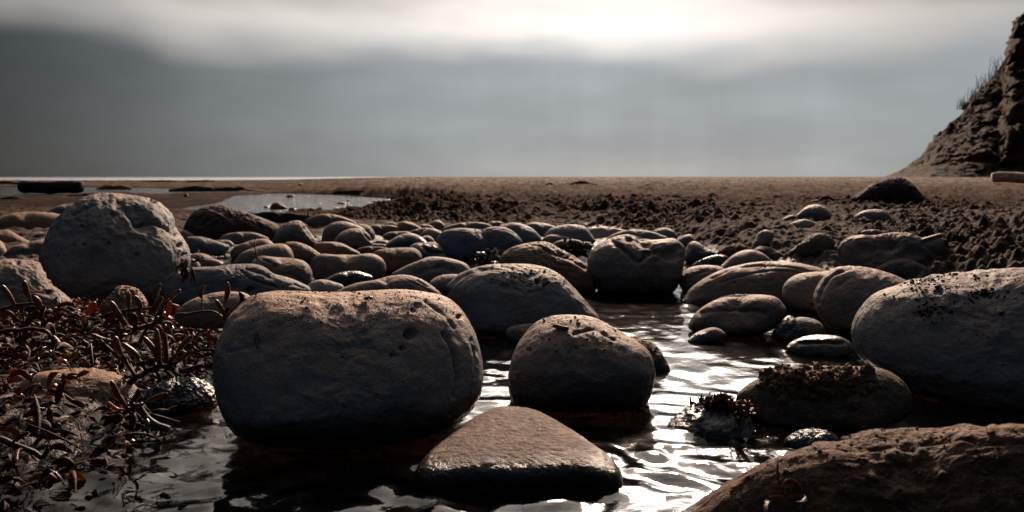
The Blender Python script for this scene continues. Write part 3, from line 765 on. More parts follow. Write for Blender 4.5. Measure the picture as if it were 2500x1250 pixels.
# --- left middle
st('stone', 'low dark stone with an orange back at the picture edge', 'orange',
   [(-30, 545), (10, 528), (40, 519), (100, 517), (140, 521), (156, 532), (142, 560), (100, 575), (0, 575)], yb=566, depth=0.7)
st('stone', 'grey dome peeping out behind the tallest boulder', 'grey', [(112, 522), (138, 504), (165, 498), (200, 499), (215, 525), (160, 535)], yb=530, depth=0.7)
st('stone', 'rusty round stone cut off by the picture edge', 'orange', [(-50, 600), (-20, 570), (0, 563), (22, 562), (48, 576), (74, 592), (60, 612), (0, 618)], yb=610, depth=0.7)
st('stone', 'smooth dark stone with orange foot left of the tallest boulder', 'brown', [(12, 622), (28, 602), (65, 593), (110, 583), (140, 600), (120, 636), (60, 642), (20, 640)], yb=636, depth=0.7)
st('pebble', 'pinkish pebble resting against the sandy slab at the picture edge', 'tan', [(-40, 610), (-10, 588), (8, 594), (19, 618), (18, 636), (-20, 645)], yb=640, depth=0.8)
st('pebble', 'tiny grey pebble behind the smooth dark stone with orange foot', 'grey', [(68, 578), (78, 569), (98, 566), (112, 572), (108, 584), (78, 586)], yb=584)
st('rock', 'dark weed covered mound between the tallest boulder and the lagoon', 'mossy',
   [(448, 565), (458, 535), (475, 515), (505, 503), (540, 500), (590, 514), (640, 531), (672, 545), (684, 562), (660, 588), (560, 600), (478, 592)], yb=588, depth=0.65, lvl=7, amp=0.07, fine=0.035)
st('pebble', 'tan pebble squeezed against the shoulder of the tallest boulder', 'tan', [(436, 578), (446, 562), (462, 566), (476, 577), (468, 588), (445, 590)], yb=588)
st('stone', 'blue grey stone with a blunt end right of the tallest boulder', 'blue',
   [(445, 600), (455, 580), (480, 577), (505, 581), (530, 589), (554, 596), (561, 604), (548, 624), (522, 632), (478, 628), (452, 618)], yb=626, depth=0.65)
st('stone', 'low buff stone in front of the weed covered mound', 'tan', [(532, 588), (550, 572), (580, 567), (615, 567), (640, 573), (658, 584), (640, 598), (560, 600)], yb=597, depth=0.7)
st('pebble', 'small buff pebble touching the blunt blue grey stone', 'pale', [(522, 590), (540, 586), (560, 587), (570, 596), (566, 606), (540, 604)], yb=605)
st('stone', 'brown stone with a thin dry stem in front of it', 'brown', [(562, 622), (572, 602), (595, 593), (620, 585), (648, 583), (668, 595), (680, 615), (640, 640), (580, 640)], yb=634, depth=0.7)
st('stone', 'smooth long tan stone like a loaf behind the pitted brown stone', 'tan',
   [(568, 652), (578, 628), (598, 612), (640, 599), (680, 594), (700, 598), (713, 612), (716, 636), (690, 656), (600, 662)], yb=655, depth=0.65, lvl=7)
st('stone', 'sandy low stone between the tallest boulder and the long tan stone', 'tan', [(458, 640), (470, 620), (498, 619), (520, 630), (545, 642), (530, 660), (480, 665)], yb=658, depth=0.7)
st('pebble', 'small grey pebble beside the foot of the tallest boulder', 'grey', [(455, 650), (466, 632), (480, 636), (490, 650), (480, 664), (460, 666)], yb=662)
st('stone', 'pitted brown stone with orange patches above the cracked slab', 'brown',
   [(614, 645), (625, 631), (642, 624), (680, 628), (712, 630), (740, 636), (756, 650), (763, 670), (757, 702), (735, 716), (690, 705), (640, 680)], yb=706, depth=0.7, lvl=7, grooves=[([(690, 668), (715, 670), (735, 685)], 3, 4), ([(640, 632), (660, 640)], 3, 3)], dents=[(670, 650, 6, 3)])
st('stone', 'rounded stone with pointed crown and a split edge near the lagoon', 'brown',
   [(664, 598), (670, 575), (685, 555), (703, 543), (722, 538), (740, 543), (752, 558), (763, 573), (774, 588), (776, 600), (755, 612), (700, 612)], yb=606, depth=0.75, lvl=7, grooves=[([(738, 545), (748, 560), (760, 578)], 3, 4)])
st('stone', 'dark reddish stone crusted with grit behind the sausage shaped stone', 'orange',
   [(690, 606), (698, 592), (720, 590), (748, 598), (772, 612), (785, 626), (770, 645), (725, 642), (700, 628)], yb=638, depth=0.7, fine=0.03)
# --- centre middle
st('stone', 'sausage shaped dark brown stone above the little pool', 'brown',
   [(758, 660), (758, 640), (768, 626), (785, 619), (820, 621), (865, 622), (895, 618), (918, 621), (936, 634), (943, 652), (938, 672), (920, 688), (850, 692), (775, 684)], yb=682, depth=0.6, lvl=7)
st('stone', 'rust topped rounded stone behind the end of the sausage shaped stone', 'orange',
   [(905, 630), (918, 612), (950, 606), (985, 604), (1010, 605), (1026, 616), (1030, 634), (1012, 660), (960, 675), (920, 665)], yb=666, depth=0.65, lvl=7)
st('stone', 'smooth grey stone with a wavy hollow beside the rust topped stone', 'grey',
   [(955, 672), (985, 651), (1020, 637), (1048, 627), (1085, 628), (1125, 637), (1143, 648), (1148, 664), (1120, 690), (1050, 702), (990, 690)], yb=692, depth=0.65, lvl=7, grooves=[([(1010, 675), (1045, 655), (1085, 652), (1110, 662)], 8, 6)])
st('stone', 'hump backed brown stone looking over the fly boulder', 'brown',
   [(815, 722), (830, 705), (870, 690), (915, 683), (950, 674), (985, 670), (1020, 677), (1050, 693), (1078, 720), (1060, 745), (940, 755), (840, 745)], yb=742, depth=0.6, lvl=7, grooves=[([(1000, 688), (1035, 702), (1062, 722)], 3, 3.5), ([(1020, 685), (1045, 700)], 2.5, 2.5)])
st('stone', 'small speckled stone between the hump backed stone and the dark topped boulder', 'tan', [(1046, 695), (1063, 677), (1090, 670), (1122, 672), (1128, 700), (1090, 722), (1060, 716)], yb=716, depth=0.7)
st('stone', 'speckled grey flat stone beside the little pool', 'pale', [(750, 708), (758, 690), (785, 682), (815, 688), (838, 698), (830, 722), (780, 728)], yb=722, depth=0.7)
st('stone', 'brown sliver of stone behind the speckled grey flat stone', 'brown', [(795, 706), (812, 695), (832, 696), (842, 706), (830, 722), (805, 722)], yb=718)
st('stone', 'wet rounded stone barely breaking the surface of the little pool', 'wet', [(788, 686), (820, 668), (858, 661), (888, 665), (910, 676), (895, 692), (820, 698)], yb=694, depth=0.8, amp=0.02)
st('boulder', 'long blue grey boulder with a saddle in its back, middle of the stone field', 'blue',
   [(1062, 596), (1072, 572), (1092, 560), (1130, 556), (1175, 560), (1198, 553), (1235, 555), (1260, 570), (1275, 590), (1265, 612), (1220, 632), (1150, 638), (1090, 630)], yb=632, depth=0.6, lvl=7, amp=0.045, fine=0.02, grooves=[([(1180, 566), (1190, 590), (1195, 620)], 9, 5)])
st('stone', 'smooth blue grey stone behind the end of the saddle backed boulder', 'blue', [(1218, 556), (1235, 546), (1255, 543), (1282, 549), (1305, 562), (1323, 585), (1310, 604), (1250, 600)], yb=598, depth=0.7)
st('stone', 'farther small blue grey stone on the sand edge', 'blue', [(1282, 552), (1298, 543), (1322, 544), (1345, 549), (1362, 558), (1345, 582), (1305, 580)], yb=576, depth=0.7)
st('stone', 'rounded grey stone with a worn corner at the sand edge', 'grey', [(1328, 580), (1340, 560), (1368, 550), (1405, 548), (1432, 556), (1448, 577), (1453, 592), (1420, 606), (1350, 602)], yb=600, depth=0.7, lvl=7)
st('stone', 'low brown stone in front of the worn cornered grey stone', 'brown', [(1322, 588), (1338, 574), (1365, 573), (1395, 580), (1425, 590), (1405, 606), (1340, 608)], yb=604, depth=0.7)
st('stone', 'flat pale topped stone beside the mossy clump', 'tan', [(1346, 600), (1362, 588), (1395, 584), (1420, 589), (1428, 602), (1395, 614), (1355, 612)], yb=611, depth=0.7)
st('pebble', 'small flat stone against the twin humped boulder', 'tan', [(1413, 599), (1424, 591), (1438, 592), (1448, 601), (1440, 610), (1420, 609)], yb=609)
st('stone', 'long pale stone lying along the sand edge', 'pale', [(1432, 572), (1442, 557), (1480, 555), (1520, 560), (1540, 570), (1520, 584), (1450, 586)], yb=582, depth=0.6)
st('stone', 'pale flat stone peeping over the twin humped boulder', 'pale', [(1480, 586), (1500, 570), (1535, 561), (1575, 562), (1610, 571), (1635, 584), (1610, 604), (1510, 604)], yb=600, depth=0.6)
st('stone', 'grey stone half buried in sand behind the twin humped boulder', 'grey', [(1588, 572), (1603, 560), (1626, 556), (1645, 564), (1655, 580), (1640, 594), (1600, 592)], yb=588, depth=0.7)
st('pebble', 'small brown stone in the sand beside the twin humped boulder', 'brown', [(1652, 590), (1664, 578), (1682, 572), (1693, 578), (1700, 594), (1685, 606), (1660, 604)], yb=602, fine=0.03)
st('boulder', 'twin humped boulder with a deep hollow between its lumps', 'mid',
   [(1433, 642), (1440, 616), (1458, 597), (1490, 580), (1530, 572), (1558, 577), (1585, 584), (1615, 583), (1642, 580), (1660, 590), (1673, 608), (1670, 645), (1660, 690), (1630, 722), (1550, 730), (1480, 724), (1448, 694)],
   yb=718, depth=0.7, p=2.4, lvl=8, amp=0.035, fine=0.014, dents=[(1535, 582, 9, 8), (1640, 622, 20, 8), (1655, 606, 12, 5), (1580, 618, 12, 7)], grooves=[([(1492, 588), (1525, 612), (1555, 640), (1578, 625)], 5, 7), ([(1560, 582), (1585, 605), (1607, 625), (1605, 680)], 11, 8)])
st('boulder', 'dark boulder with an orange crown leaning to the twin humped boulder', 'orange',
   [(1218, 640), (1234, 612), (1268, 597), (1310, 590), (1340, 592), (1372, 610), (1402, 625), (1432, 646), (1450, 670), (1457, 692), (1445, 718), (1370, 730), (1290, 700), (1235, 670)],
   yb=715, depth=0.6, lvl=7, amp=0.045, fine=0.02, grooves=[([(1330, 608), (1362, 622), (1395, 634), (1430, 655)], 4, 5), ([(1345, 602), (1375, 622)], 3, 3)])
st('stone', 'dark brown stone with a glossy black flank near the lagoon', 'dark', [(785, 588), (790, 562), (802, 549), (822, 541), (845, 541), (872, 549), (892, 562), (896, 590), (860, 604), (800, 602)], yb=597, depth=0.7)
st('stone', 'brown round stone behind the glossy flanked stone', 'brown', [(850, 562), (870, 548), (895, 549), (910, 560), (916, 576), (908, 594), (870, 598)], yb=590, depth=0.7)
st('stone', 'egg shaped tan brown stone with a notched end', 'brown', [(812, 596), (824, 575), (842, 562), (865, 557), (888, 562), (903, 575), (910, 592), (895, 612), (850, 616), (822, 610)], yb=610, depth=0.75, lvl=7, grooves=[([(888, 563), (895, 575), (908, 588)], 3, 4)])
st('stone', 'flat angular stone with a pale tip behind the sausage shaped stone', 'orange', [(766, 604), (774, 592), (800, 590), (830, 593), (855, 604), (880, 620), (850, 632), (785, 630)], yb=628, depth=0.65)
st('pebble', 'small dark hump between the egg shaped stone and the flat angular stone', 'brown', [(812, 594), (822, 587), (836, 588), (846, 598), (830, 606), (815, 604)], yb=604)
st('stone', 'smooth pointed dark stone in the middle of the stone field', 'mid', [(935, 602), (952, 587), (978, 573), (1002, 569), (1022, 575), (1040, 588), (1046, 600), (1010, 614), (950, 614)], yb=610, depth=0.7)
st('stone', 'purplish lumpy stone before the saddle backed boulder', 'mid', [(998, 608), (1010, 595), (1035, 592), (1062, 592), (1080, 604), (1094, 622), (1096, 634), (1050, 642), (1008, 630)], yb=636, depth=0.7, amp=0.05, grooves=[([(1030, 600), (1050, 615), (1080, 620)], 5, 4)])
st('stone', 'small tan dome behind the smooth pointed dark stone', 'tan', [(1024, 580), (1034, 563), (1052, 557), (1070, 562), (1083, 573), (1075, 592), (1040, 594)], yb=589, depth=0.7)
st('pebble', 'brown pebble tucked under the small tan dome', 'brown', [(1020, 586), (1036, 576), (1050, 577), (1060, 588), (1052, 600), (1028, 598)], yb=597)
st('stone', 'flat ledge like stone behind the small tan dome', 'grey', [(988, 572), (1010, 561), (1040, 556), (1058, 561), (1055, 578), (1010, 580)], yb=577, depth=0.6)
st('stone', 'brown low stone behind the smooth pointed dark stone', 'brown', [(934, 578), (946, 568), (972, 565), (998, 566), (1008, 576), (975, 588), (945, 588)], yb=585, depth=0.7)
st('stone', 'angular orange stone at the foot of the dark sand bank', 'orange', [(962, 566), (968, 550), (982, 540), (1003, 543), (1020, 551), (1032, 561), (1015, 574), (975, 574)], yb=570, depth=0.7, p=2.8)
st('stone', 'striped flat stone left of the angular orange stone', 'brown', [(890, 566), (905, 551), (935, 549), (968, 552), (972, 570), (930, 578)], yb=572, depth=0.6)
st('pebble', 'little grey pebble on the striped flat stone edge', 'grey', [(933, 551), (945, 543), (960, 543), (970, 550), (958, 558), (940, 558)], yb=557)
st('stone', 'small round stone with a knob top under the sand bank', 'tan', [(1042, 556), (1052, 543), (1066, 537), (1078, 541), (1086, 554), (1070, 564), (1050, 563)], yb=561, depth=0.7)
st('pebble', 'thin brown stone joining the orange stone and the knob topped stone', 'brown', [(1018, 556), (1030, 548), (1050, 550), (1060, 560), (1040, 566)], yb=565)
st('stone', 'long tan stone under the sand bank behind the saddle backed boulder', 'tan', [(1078, 564), (1092, 552), (1120, 545), (1160, 542), (1188, 545), (1202, 553), (1190, 568), (1110, 574)], yb=570, depth=0.6)
st('pebble', 'tan pebble at the end of the long tan stone', 'tan', [(1186, 549), (1200, 541), (1220, 541), (1230, 548), (1215, 558), (1192, 557)], yb=556)
st('pebble', 'dark little stone right of the egg shaped stone', 'dark', [(900, 602), (920, 595), (945, 598), (952, 606), (925, 612), (903, 611)], yb=611)
st('pebble', 'black low stone in front of the dark little stone', 'dark', [(880, 600), (905, 594), (925, 597), (930, 605), (905, 611)], yb=608)
st('stone', 'reddish flat stone behind the rust topped rounded stone', 'orange', [(868, 614), (885, 603), (915, 602), (945, 605), (950, 616), (905, 624)], yb=621, depth=0.6)
st('pebble', 'grey pebble wedged between the egg shaped stone and the pointed dark stone', 'grey', [(912, 592), (925, 586), (940, 588), (948, 597), (930, 603), (915, 601)], yb=602)
st('stone', 'low brown bank stone on the near shore of the lagoon', 'brown', [(745, 545), (765, 527), (805, 522), (845, 532), (872, 546), (860, 562), (790, 562)], yb=556, depth=0.55)
st('rock', 'long black ledge on the near shore of the lagoon', 'black', [(600, 528), (640, 517), (690, 519), (740, 522), (770, 530), (755, 546), (660, 548), (612, 540)], yb=544, depth=0.4, amp=0.05, fine=0.03)
# --- right of the stream
st('stone', 'pear shaped stone standing where the stream meets the sand', 'mid', [(1670, 636), (1675, 605), (1688, 590), (1704, 591), (1724, 604), (1748, 618), (1735, 636), (1700, 650)], yb=644, depth=0.7)
st('stone', 'tan stone at the water edge left of the long cracked boulder', 'tan', [(1658, 695), (1664, 667), (1690, 651), (1735, 647), (1768, 656), (1770, 690), (1720, 722), (1675, 718)], yb=716, depth=0.7, lvl=7, grooves=[([(1680, 680), (1710, 665), (1730, 662)], 3, 3)])
st('stone', 'smooth tan dome behind the long cracked boulder', 'tan', [(1758, 656), (1778, 631), (1808, 613), (1840, 610), (1866, 620), (1884, 640), (1870, 664), (1790, 668)], yb=660, depth=0.7, lvl=7)
st('rock', 'ragged dark weed rock between the pear shaped stone and the tan dome', 'mossy', [(1735, 632), (1750, 615), (1775, 600), (1805, 596), (1832, 604), (1845, 622), (1800, 645), (1750, 645)], yb=640, depth=0.5, amp=0.08, fine=0.06)
st('rock', 'flat gritty wet rock in the trickle before the pear shaped stone', 'wet', [(1690, 648), (1715, 632), (1750, 622), (1775, 626), (1770, 642), (1725, 656)], yb=651, depth=0.5, amp=0.06, fine=0.06)
st('stone', 'upright pale finger of stone in the dark sand', 'tan', [(1835, 612), (1840, 588), (1853, 568), (1872, 561), (1889, 570), (1884, 588), (1862, 602), (1850, 615)], yb=612, depth=0.6)
st('stone', 'dark smooth stone behind the smooth tan dome', 'dark', [(1838, 614), (1856, 601), (1878, 603), (1902, 614), (1925, 632), (1900, 648), (1855, 645)], yb=638, depth=0.6)
st('pebble', 'tiny round pale pebble above the long cracked boulder', 'pale', [(1901, 635), (1904, 630), (1910, 629), (1915, 634), (1912, 640), (1904, 640)], yb=640, lvl=4)
st('stone', 'grey dome standing in the sand, larger of two', 'mid', [(1940, 536), (1952, 517), (1972, 503), (1995, 499), (2015, 505), (2032, 521), (2045, 536), (1995, 546)], yb=537, depth=0.8)
st('stone', 'blue grey dome half sunk in the sand near the dark mound', 'blue', [(2084, 532), (2095, 520), (2115, 513), (2140, 511), (2160, 515), (2175, 527), (2184, 540), (2140, 552), (2098, 548)], yb=542, depth=0.8)
st('pebble', 'small grey stone touching the larger grey dome', 'blue', [(1906, 540), (1918, 529), (1938, 525), (1947, 536), (1935, 546), (1912, 546)], yb=544)
st('stone', 'low sandy stone with a lit edge below the larger grey dome', 'pale', [(1908, 560), (1928, 546), (1955, 536), (1978, 538), (1990, 548), (1960, 562), (1925, 566)], yb=562, depth=0.7)
st('boulder', 'lumpy half buried rock carrying a flat pebble', 'brown',
   [(2044, 620), (2050, 595), (2075, 576), (2110, 572), (2145, 572), (2180, 567), (2220, 568), (2252, 579), (2285, 570), (2307, 586), (2310, 612), (2270, 640), (2180, 665), (2100, 668), (2055, 650)],
   yb=655, depth=0.5, lvl=7, amp=0.06, fine=0.03, dents=[(2165, 600, 22, 8), (2265, 590, 12, 9), (2110, 610, 20, 6), (2230, 615, 20, 5)], grooves=[([(2125, 575), (2130, 610), (2120, 640)], 7, 6), ([(2255, 578), (2268, 600), (2280, 615)], 6, 7)])
st('pebble', 'flat tan pebble resting on the lumpy half buried rock', 'tan', [(2101, 568), (2108, 563), (2125, 561), (2142, 561), (2151, 566), (2145, 573), (2112, 574)], yb=572, dist=1.50)
st('rock', 'dark rock half buried behind the ridged upright stone', 'dark', [(2130, 662), (2158, 642), (2195, 630), (2235, 638), (2270, 660), (2240, 685), (2160, 685)], yb=678, depth=0.5, amp=0.06, fine=0.04)
st('rock', 'dim grey rock buried in clods above the long cracked boulder', 'dark', [(1925, 618), (1955, 592), (1988, 571), (2020, 572), (2036, 592), (2020, 618), (1965, 628)], yb=622, depth=0.5, amp=0.06, fine=0.04)
st('rock', 'large dark mound of rock on the sand below the cliff', 'black', [(2078, 488), (2100, 468), (2130, 447), (2165, 435), (2200, 433), (2226, 446), (2248, 470), (2262, 492), (2200, 508), (2120, 506)], yb=498, depth=0.7, lvl=7, amp=0.05, fine=0.03)
# --- out in the lagoon and on the sand beyond
st('rock', 'dark peaked rock standing in the lagoon', 'dark', [(659, 510), (664, 498), (678, 493), (690, 500), (702, 508), (690, 518), (668, 517)], yb=511, depth=0.6)
for k_, (cx, cy, w_, h_, lab) in enumerate([
    (650, 506, 7, 3, 'tiny dark rock left of the peaked lagoon rock'), (714, 511, 10, 4, 'flat dark rock right of the peaked lagoon rock'),
    (709, 480, 11, 4, 'flat black rock near the far shore of the lagoon'), (834, 497, 11, 3, 'flat black rock alone in the open lagoon'),
    (851, 490, 4, 2, 'tiniest black rock beside the flat one in open water'), (1031, 494, 6, 3, 'small black rock at the narrow tip of the lagoon'),
    (455, 478, 6, 5, 'small black rock at the left end of the lagoon')]):
    st('rock', lab, 'dark', [(cx - w_, cy + 1), (cx - w_ * .6, cy - h_), (cx + w_ * .3, cy - h_ * 1.1), (cx + w_, cy), (cx + w_ * .7, cy + h_), (cx - w_ * .7, cy + h_)], yb=cy + h_ * .5, depth=0.7, lvl=5)

# heaps of dark weed washed up on the far sand
MAT['heap'] = M_HEAP; MAT['rust'] = M_RUSTWEED
def heap(label, mat, x0, x1, ytop, ybot, **kw):
    n = max(5, int((x1 - x0) / 14)); xs = np.linspace(x0, x1, n)
    hgt = (ybot - ytop) * (0.35 + 0.65 * rng.random(n)) * np.sin(np.linspace(0.25, math.pi - 0.25, n)) ** 0.5
    poly = [(x, ybot - h_) for x, h_ in zip(xs, hgt)] + [(x1, ybot + 1), ((x0 + x1) / 2, ybot + 3), (x0, ybot + 1)]
    stone('seaweed_heap', label, mat, poly, yb=ybot, depth=0.35, amp=0.10, fine=0.10, freq=2.5, lvl=6, group='heaps of washed up weed', cat='seaweed', **kw)
heap('dark weed heap alone on the far sand below the bright sky', 'heap', 1394, 1462, 440, 452)
heap('tiny dark weed heap beside the lone heap on the far sand', 'heap', 1328, 1352, 445, 452)
heap('long dark weed heap behind the lagoon, left of its far shore', 'heap', 415, 520, 446, 468)
heap('second dark weed heap stretching to the right of the long one', 'heap', 505, 640, 449, 467)
heap('low dark weed heap above the middle of the lagoon', 'heap', 815, 945, 460, 473)
heap('small dark weed heap at the right tip of the lagoon', 'heap', 948, 1012, 474, 484)
heap('rusty orange weed heap in the far pool', 'rust', 238, 320, 449, 463)
heap('low weed heap at the picture edge beyond the dark trunk', 'heap', -30, 46, 438, 450)
heap('thin weed line on the sand crest behind the rusty heap', 'heap', 350, 432, 437, 444)
heap('thin weed line on the sand crest above the long dark heap', 'heap', 455, 525, 438, 445)
heap('dark weed scrap at the picture edge before the far pool', 'heap', 2, 62, 477, 487)
heap('weed scrap right in front of the dark trunk in the pool', 'heap', 165, 226, 470, 480)
heap('low dark lump of sand and weed left of the large dark mound', 'heap', 1978, 2076, 474, 499)
st('pebble', 'white speck of shell on the sand behind the lagoon', 'pale', [(729, 453), (730, 449), (735, 448), (738, 451), (735, 454)], yb=454, lvl=4)
st('pebble', 'white speck of shell on the far sand right of the lone weed heap', 'pale', [(1576, 453), (1577, 449), (1582, 448), (1585, 451), (1582, 454)], yb=454, lvl=4)
# ------------------------------------------------------------------ flat wet stone at the front (seen from above: built from its plan)
from mathutils.bvhtree import BVHTree
def slab(name, label, mat, poly, ztop, depth, p=6.0, dome=0.0012):
    poly = np.array(poly, float); r = ray(poly[:, 0], poly[:, 1])
    t = (CAM_H - ztop) / -r[:, 2]; plan = np.stack([r[:, 0] * t, r[:, 1] * t], -1)
    D = spline(plan, 240, True); c = D.mean(0)
    rel = D - c; th = np.arctan2(rel[:, 1], rel[:, 0]); rr = np.hypot(rel[:, 0], rel[:, 1]); o = np.argsort(th); th, rr = th[o], rr[o]
    U, Q = ico(8)
    s = np.hypot(U[:, 0], U[:, 1]); cc = np.abs(U[:, 2]); q = (s ** p + cc ** p) ** (1 / p)
    R = np.interp(np.arctan2(U[:, 1], U[:, 0]), np.concatenate([th - 2 * math.pi, th, th + 2 * math.pi]), np.concatenate([rr] * 3))
    rho = s / q
    x = R * rho * U[:, 0] / np.maximum(s, 1e-9); y = R * rho * U[:, 1] / np.maximum(s, 1e-9)
    z = depth * U[:, 2] / q
    P = np.stack([x, y, z], -1)
    nz = 0.0012 * fbm(P * 25 + 5, 3) + 0.0004 * billow(P * 120, 3)
    side = np.clip(1.2 - cc, 0, 1) ** 2
    P[:, 2] += nz * 0.8 + dome * (1 - rho ** 2) * np.sign(U[:, 2])
    P[:, :2] *= (1 + (fbm(P * 30 + 2, 3) * side * 0.02))[:, None]
    P[:, 2] += 0.045 * P[:, 1]          # leans towards the water in front
    ob = mk(name, P, Q, MAT[mat]); ob.location = (c[0], c[1], ztop - depth)
    return tag(ob, label, 'stone', G)
tri = slab('stone', 'flat triangular reddish stone with a dry top and wet shining rim', 'slab',
     [(1008, 1108), (1050, 1072), (1110, 1032), (1165, 1002), (1215, 988), (1275, 986), (1330, 1000), (1390, 1028), (1450, 1060), (1508, 1094), (1524, 1120), (1495, 1134), (1400, 1130), (1300, 1132), (1200, 1132), (1110, 1134), (1035, 1132)], 0.0185, 0.034)

def bvh_of(ob):
    me = ob.data; co = np.empty(len(me.vertices) * 3, np.float32); me.vertices.foreach_get('co', co)
    co = co.reshape(-1, 3) + np.array(ob.location)
    return BVHTree.FromPolygons([Vector(v) for v in co], [tuple(p.vertices) for p in me.polygons])
_bv = {}
def on(ob, px, py):
    if ob.name not in _bv: _bv[ob.name] = bvh_of(ob)
    hit = _bv[ob.name].ray_cast(Vector(CAMP), Vector(ray(px, py)).normalized())
    return np.array(hit[0]), np.array(hit[1])
def find(label): return next(s[0] for s in STONES if s[0]['label'].startswith(label))

# ------------------------------------------------------------------ the fly on the big boulder
def ell(c, r, axis=(0, 1, 0), lvl=3):
    U, Q = ico(lvl); ax = np.array(axis, float); ax /= np.linalg.norm(ax)
    rf = np.array([0, 0, 1.0]) if abs(ax[2]) < .9 else np.array([1.0, 0, 0])
    a = np.cross(rf, ax); a /= np.linalg.norm(a); b = np.cross(ax, a)
    return np.asarray(c) + U[:, :1] * r[0] * a + U[:, 1:2] * r[1] * ax + U[:, 2:] * r[2] * b, Q
fp, fn = on(main, 899, 737)
fly = empty('fly', fp); tag(fly, 'small dark fly sitting on top of the big blocky boulder', 'fly')
h = Vector((0.75, -0.6, 0.05)); h = np.array(h.normalized())
rt = np.cross(h, [0, 0, 1.0]); rt /= np.linalg.norm(rt); up = np.array([0, 0, 1.0])
body = join([ell(up * .0028 + h * -.0016, (.0018, .0034, .0016), h), ell(up * .0034 + h * .0018, (.0016, .0019, .0016), h)])
mk('body', *body, M_FLY, fly)
mk('head', *ell(up * .0031 + h * .0042, (.0015, .0010, .0012), h), M_FLY, fly)
for s_ in (-1, 1):
    w = np.array([h * .0015 + up * .0048 + rt * s_ * .0008, h * -.0012 + up * .0052 + rt * s_ * .0020, h * -.0042 + up * .0046 + rt * s_ * .0030, h * -.0062 + up * .0040 + rt * s_ * .0030])
    mk('wing', *tube(w, [.0003, .0013, .0015, .0003], 8, 0.06, up), M_WING, fly)
    for q_, fo in enumerate((0.0028, 0.001, -0.0012)):
        ft = h * (fo + (.0024, 0.0004, -.0024)[q_]) + rt * s_ * (.0040 + .0006 * (q_ == 1)) + up * -.0002
        mk('leg', *tube([h * fo + up * .0026 + rt * s_ * .0008, h * (fo * 1.3) + rt * s_ * .0026 + up * .0038, ft, ft + rt * s_ * .0006], [.0003, .00028, .0002, .00015], 6), M_FLY, fly)

def twig(label, pts, rad, mat=None, name='twig'):
    P = spline(np.array(pts), 16)
    return tag(mk(name, *tube(P, np.interp(np.linspace(0, 1, len(P)), np.linspace(0, 1, len(rad)), rad), 7), mat or M_TWIG), label, 'twig')
cen_b = find('rounded brown boulder carrying')
tp = [on(cen_b, x, y) for x, y in ((1350, 799), (1362, 801), (1374, 805), (1388, 806))]
twig('short dark twig lying on the rounded brown boulder', [p + n * .0017 for p, n in tp], [.0012, .0021, .0022, .0016])
tp = [on(main, x, y) for x, y in ((622, 814), (625, 830), (628, 850))]
twig('thin dark straw stuck to the front of the fly boulder', [p + n * .0006 for p, n in tp], [.0006, .0009, .0005])
twig('thin dry stem rising before the brown and tan stones', [at(x, y, 1.42) for x, y in ((630, 640), (624, 615), (621, 598), (624, 578))], [.0014, .0012, .0010, .0006])
twig('bent dry stem hanging over the shiny weed below the saddle backed boulder', [at(x, y, 1.66) for x, y in ((1158, 632), (1180, 612), (1194, 610), (1204, 627))], [.0012, .0012, .0010, .0006])
twig('dry stick lying on the dark sand bank above the knob topped stone', [at(x, y, 3.05) for x, y in ((1018, 548), (1026, 540), (1035, 532))], [.002, .004, .002])

# crumbs of sand and grit lying on the front boulders (too many to count)
def grit(ob, boxes, n, name, rmin, rmax):
    parts = []; U, Q = ico(2)
    for x0, y0, x1, y1 in boxes:
        for k in range(n):
            try: p, nn = on(ob, rng.uniform(x0, x1), y0 + (y1 - y0) * rng.random() ** 1.6)
            except TypeError: continue
            if p.ndim == 0 or nn[2] < 0.15: continue
            r_1 = rmin + (rmax - rmin) * rng.random() ** 5
            parts.append((p + U * r_1 * (0.5 + 0.9 * rng.random((1, 3))) * (1 + 0.6 * gnoise(U * 1.4 + k))[:, None], Q))
    V, Q2 = join(parts)
    return tag(mk(name, V, Q2, M_CLODS, smooth=True), kind='stuff')
grit(main, [(600, 712, 1120, 800)], 420, 'sand_grit', .0003, .0011)
grit(find('sand covered reddish'), [(1760, 1045, 2500, 1245)], 420, 'sand_grit', .0003, .0012)
grit(find('huge grey boulder'), [(2150, 665, 2500, 800)], 110, 'sand_grit', .0003, .0011)
grit(cen_b, [(1300, 772, 1560, 860)], 150, 'sand_grit', .0004, .0014)

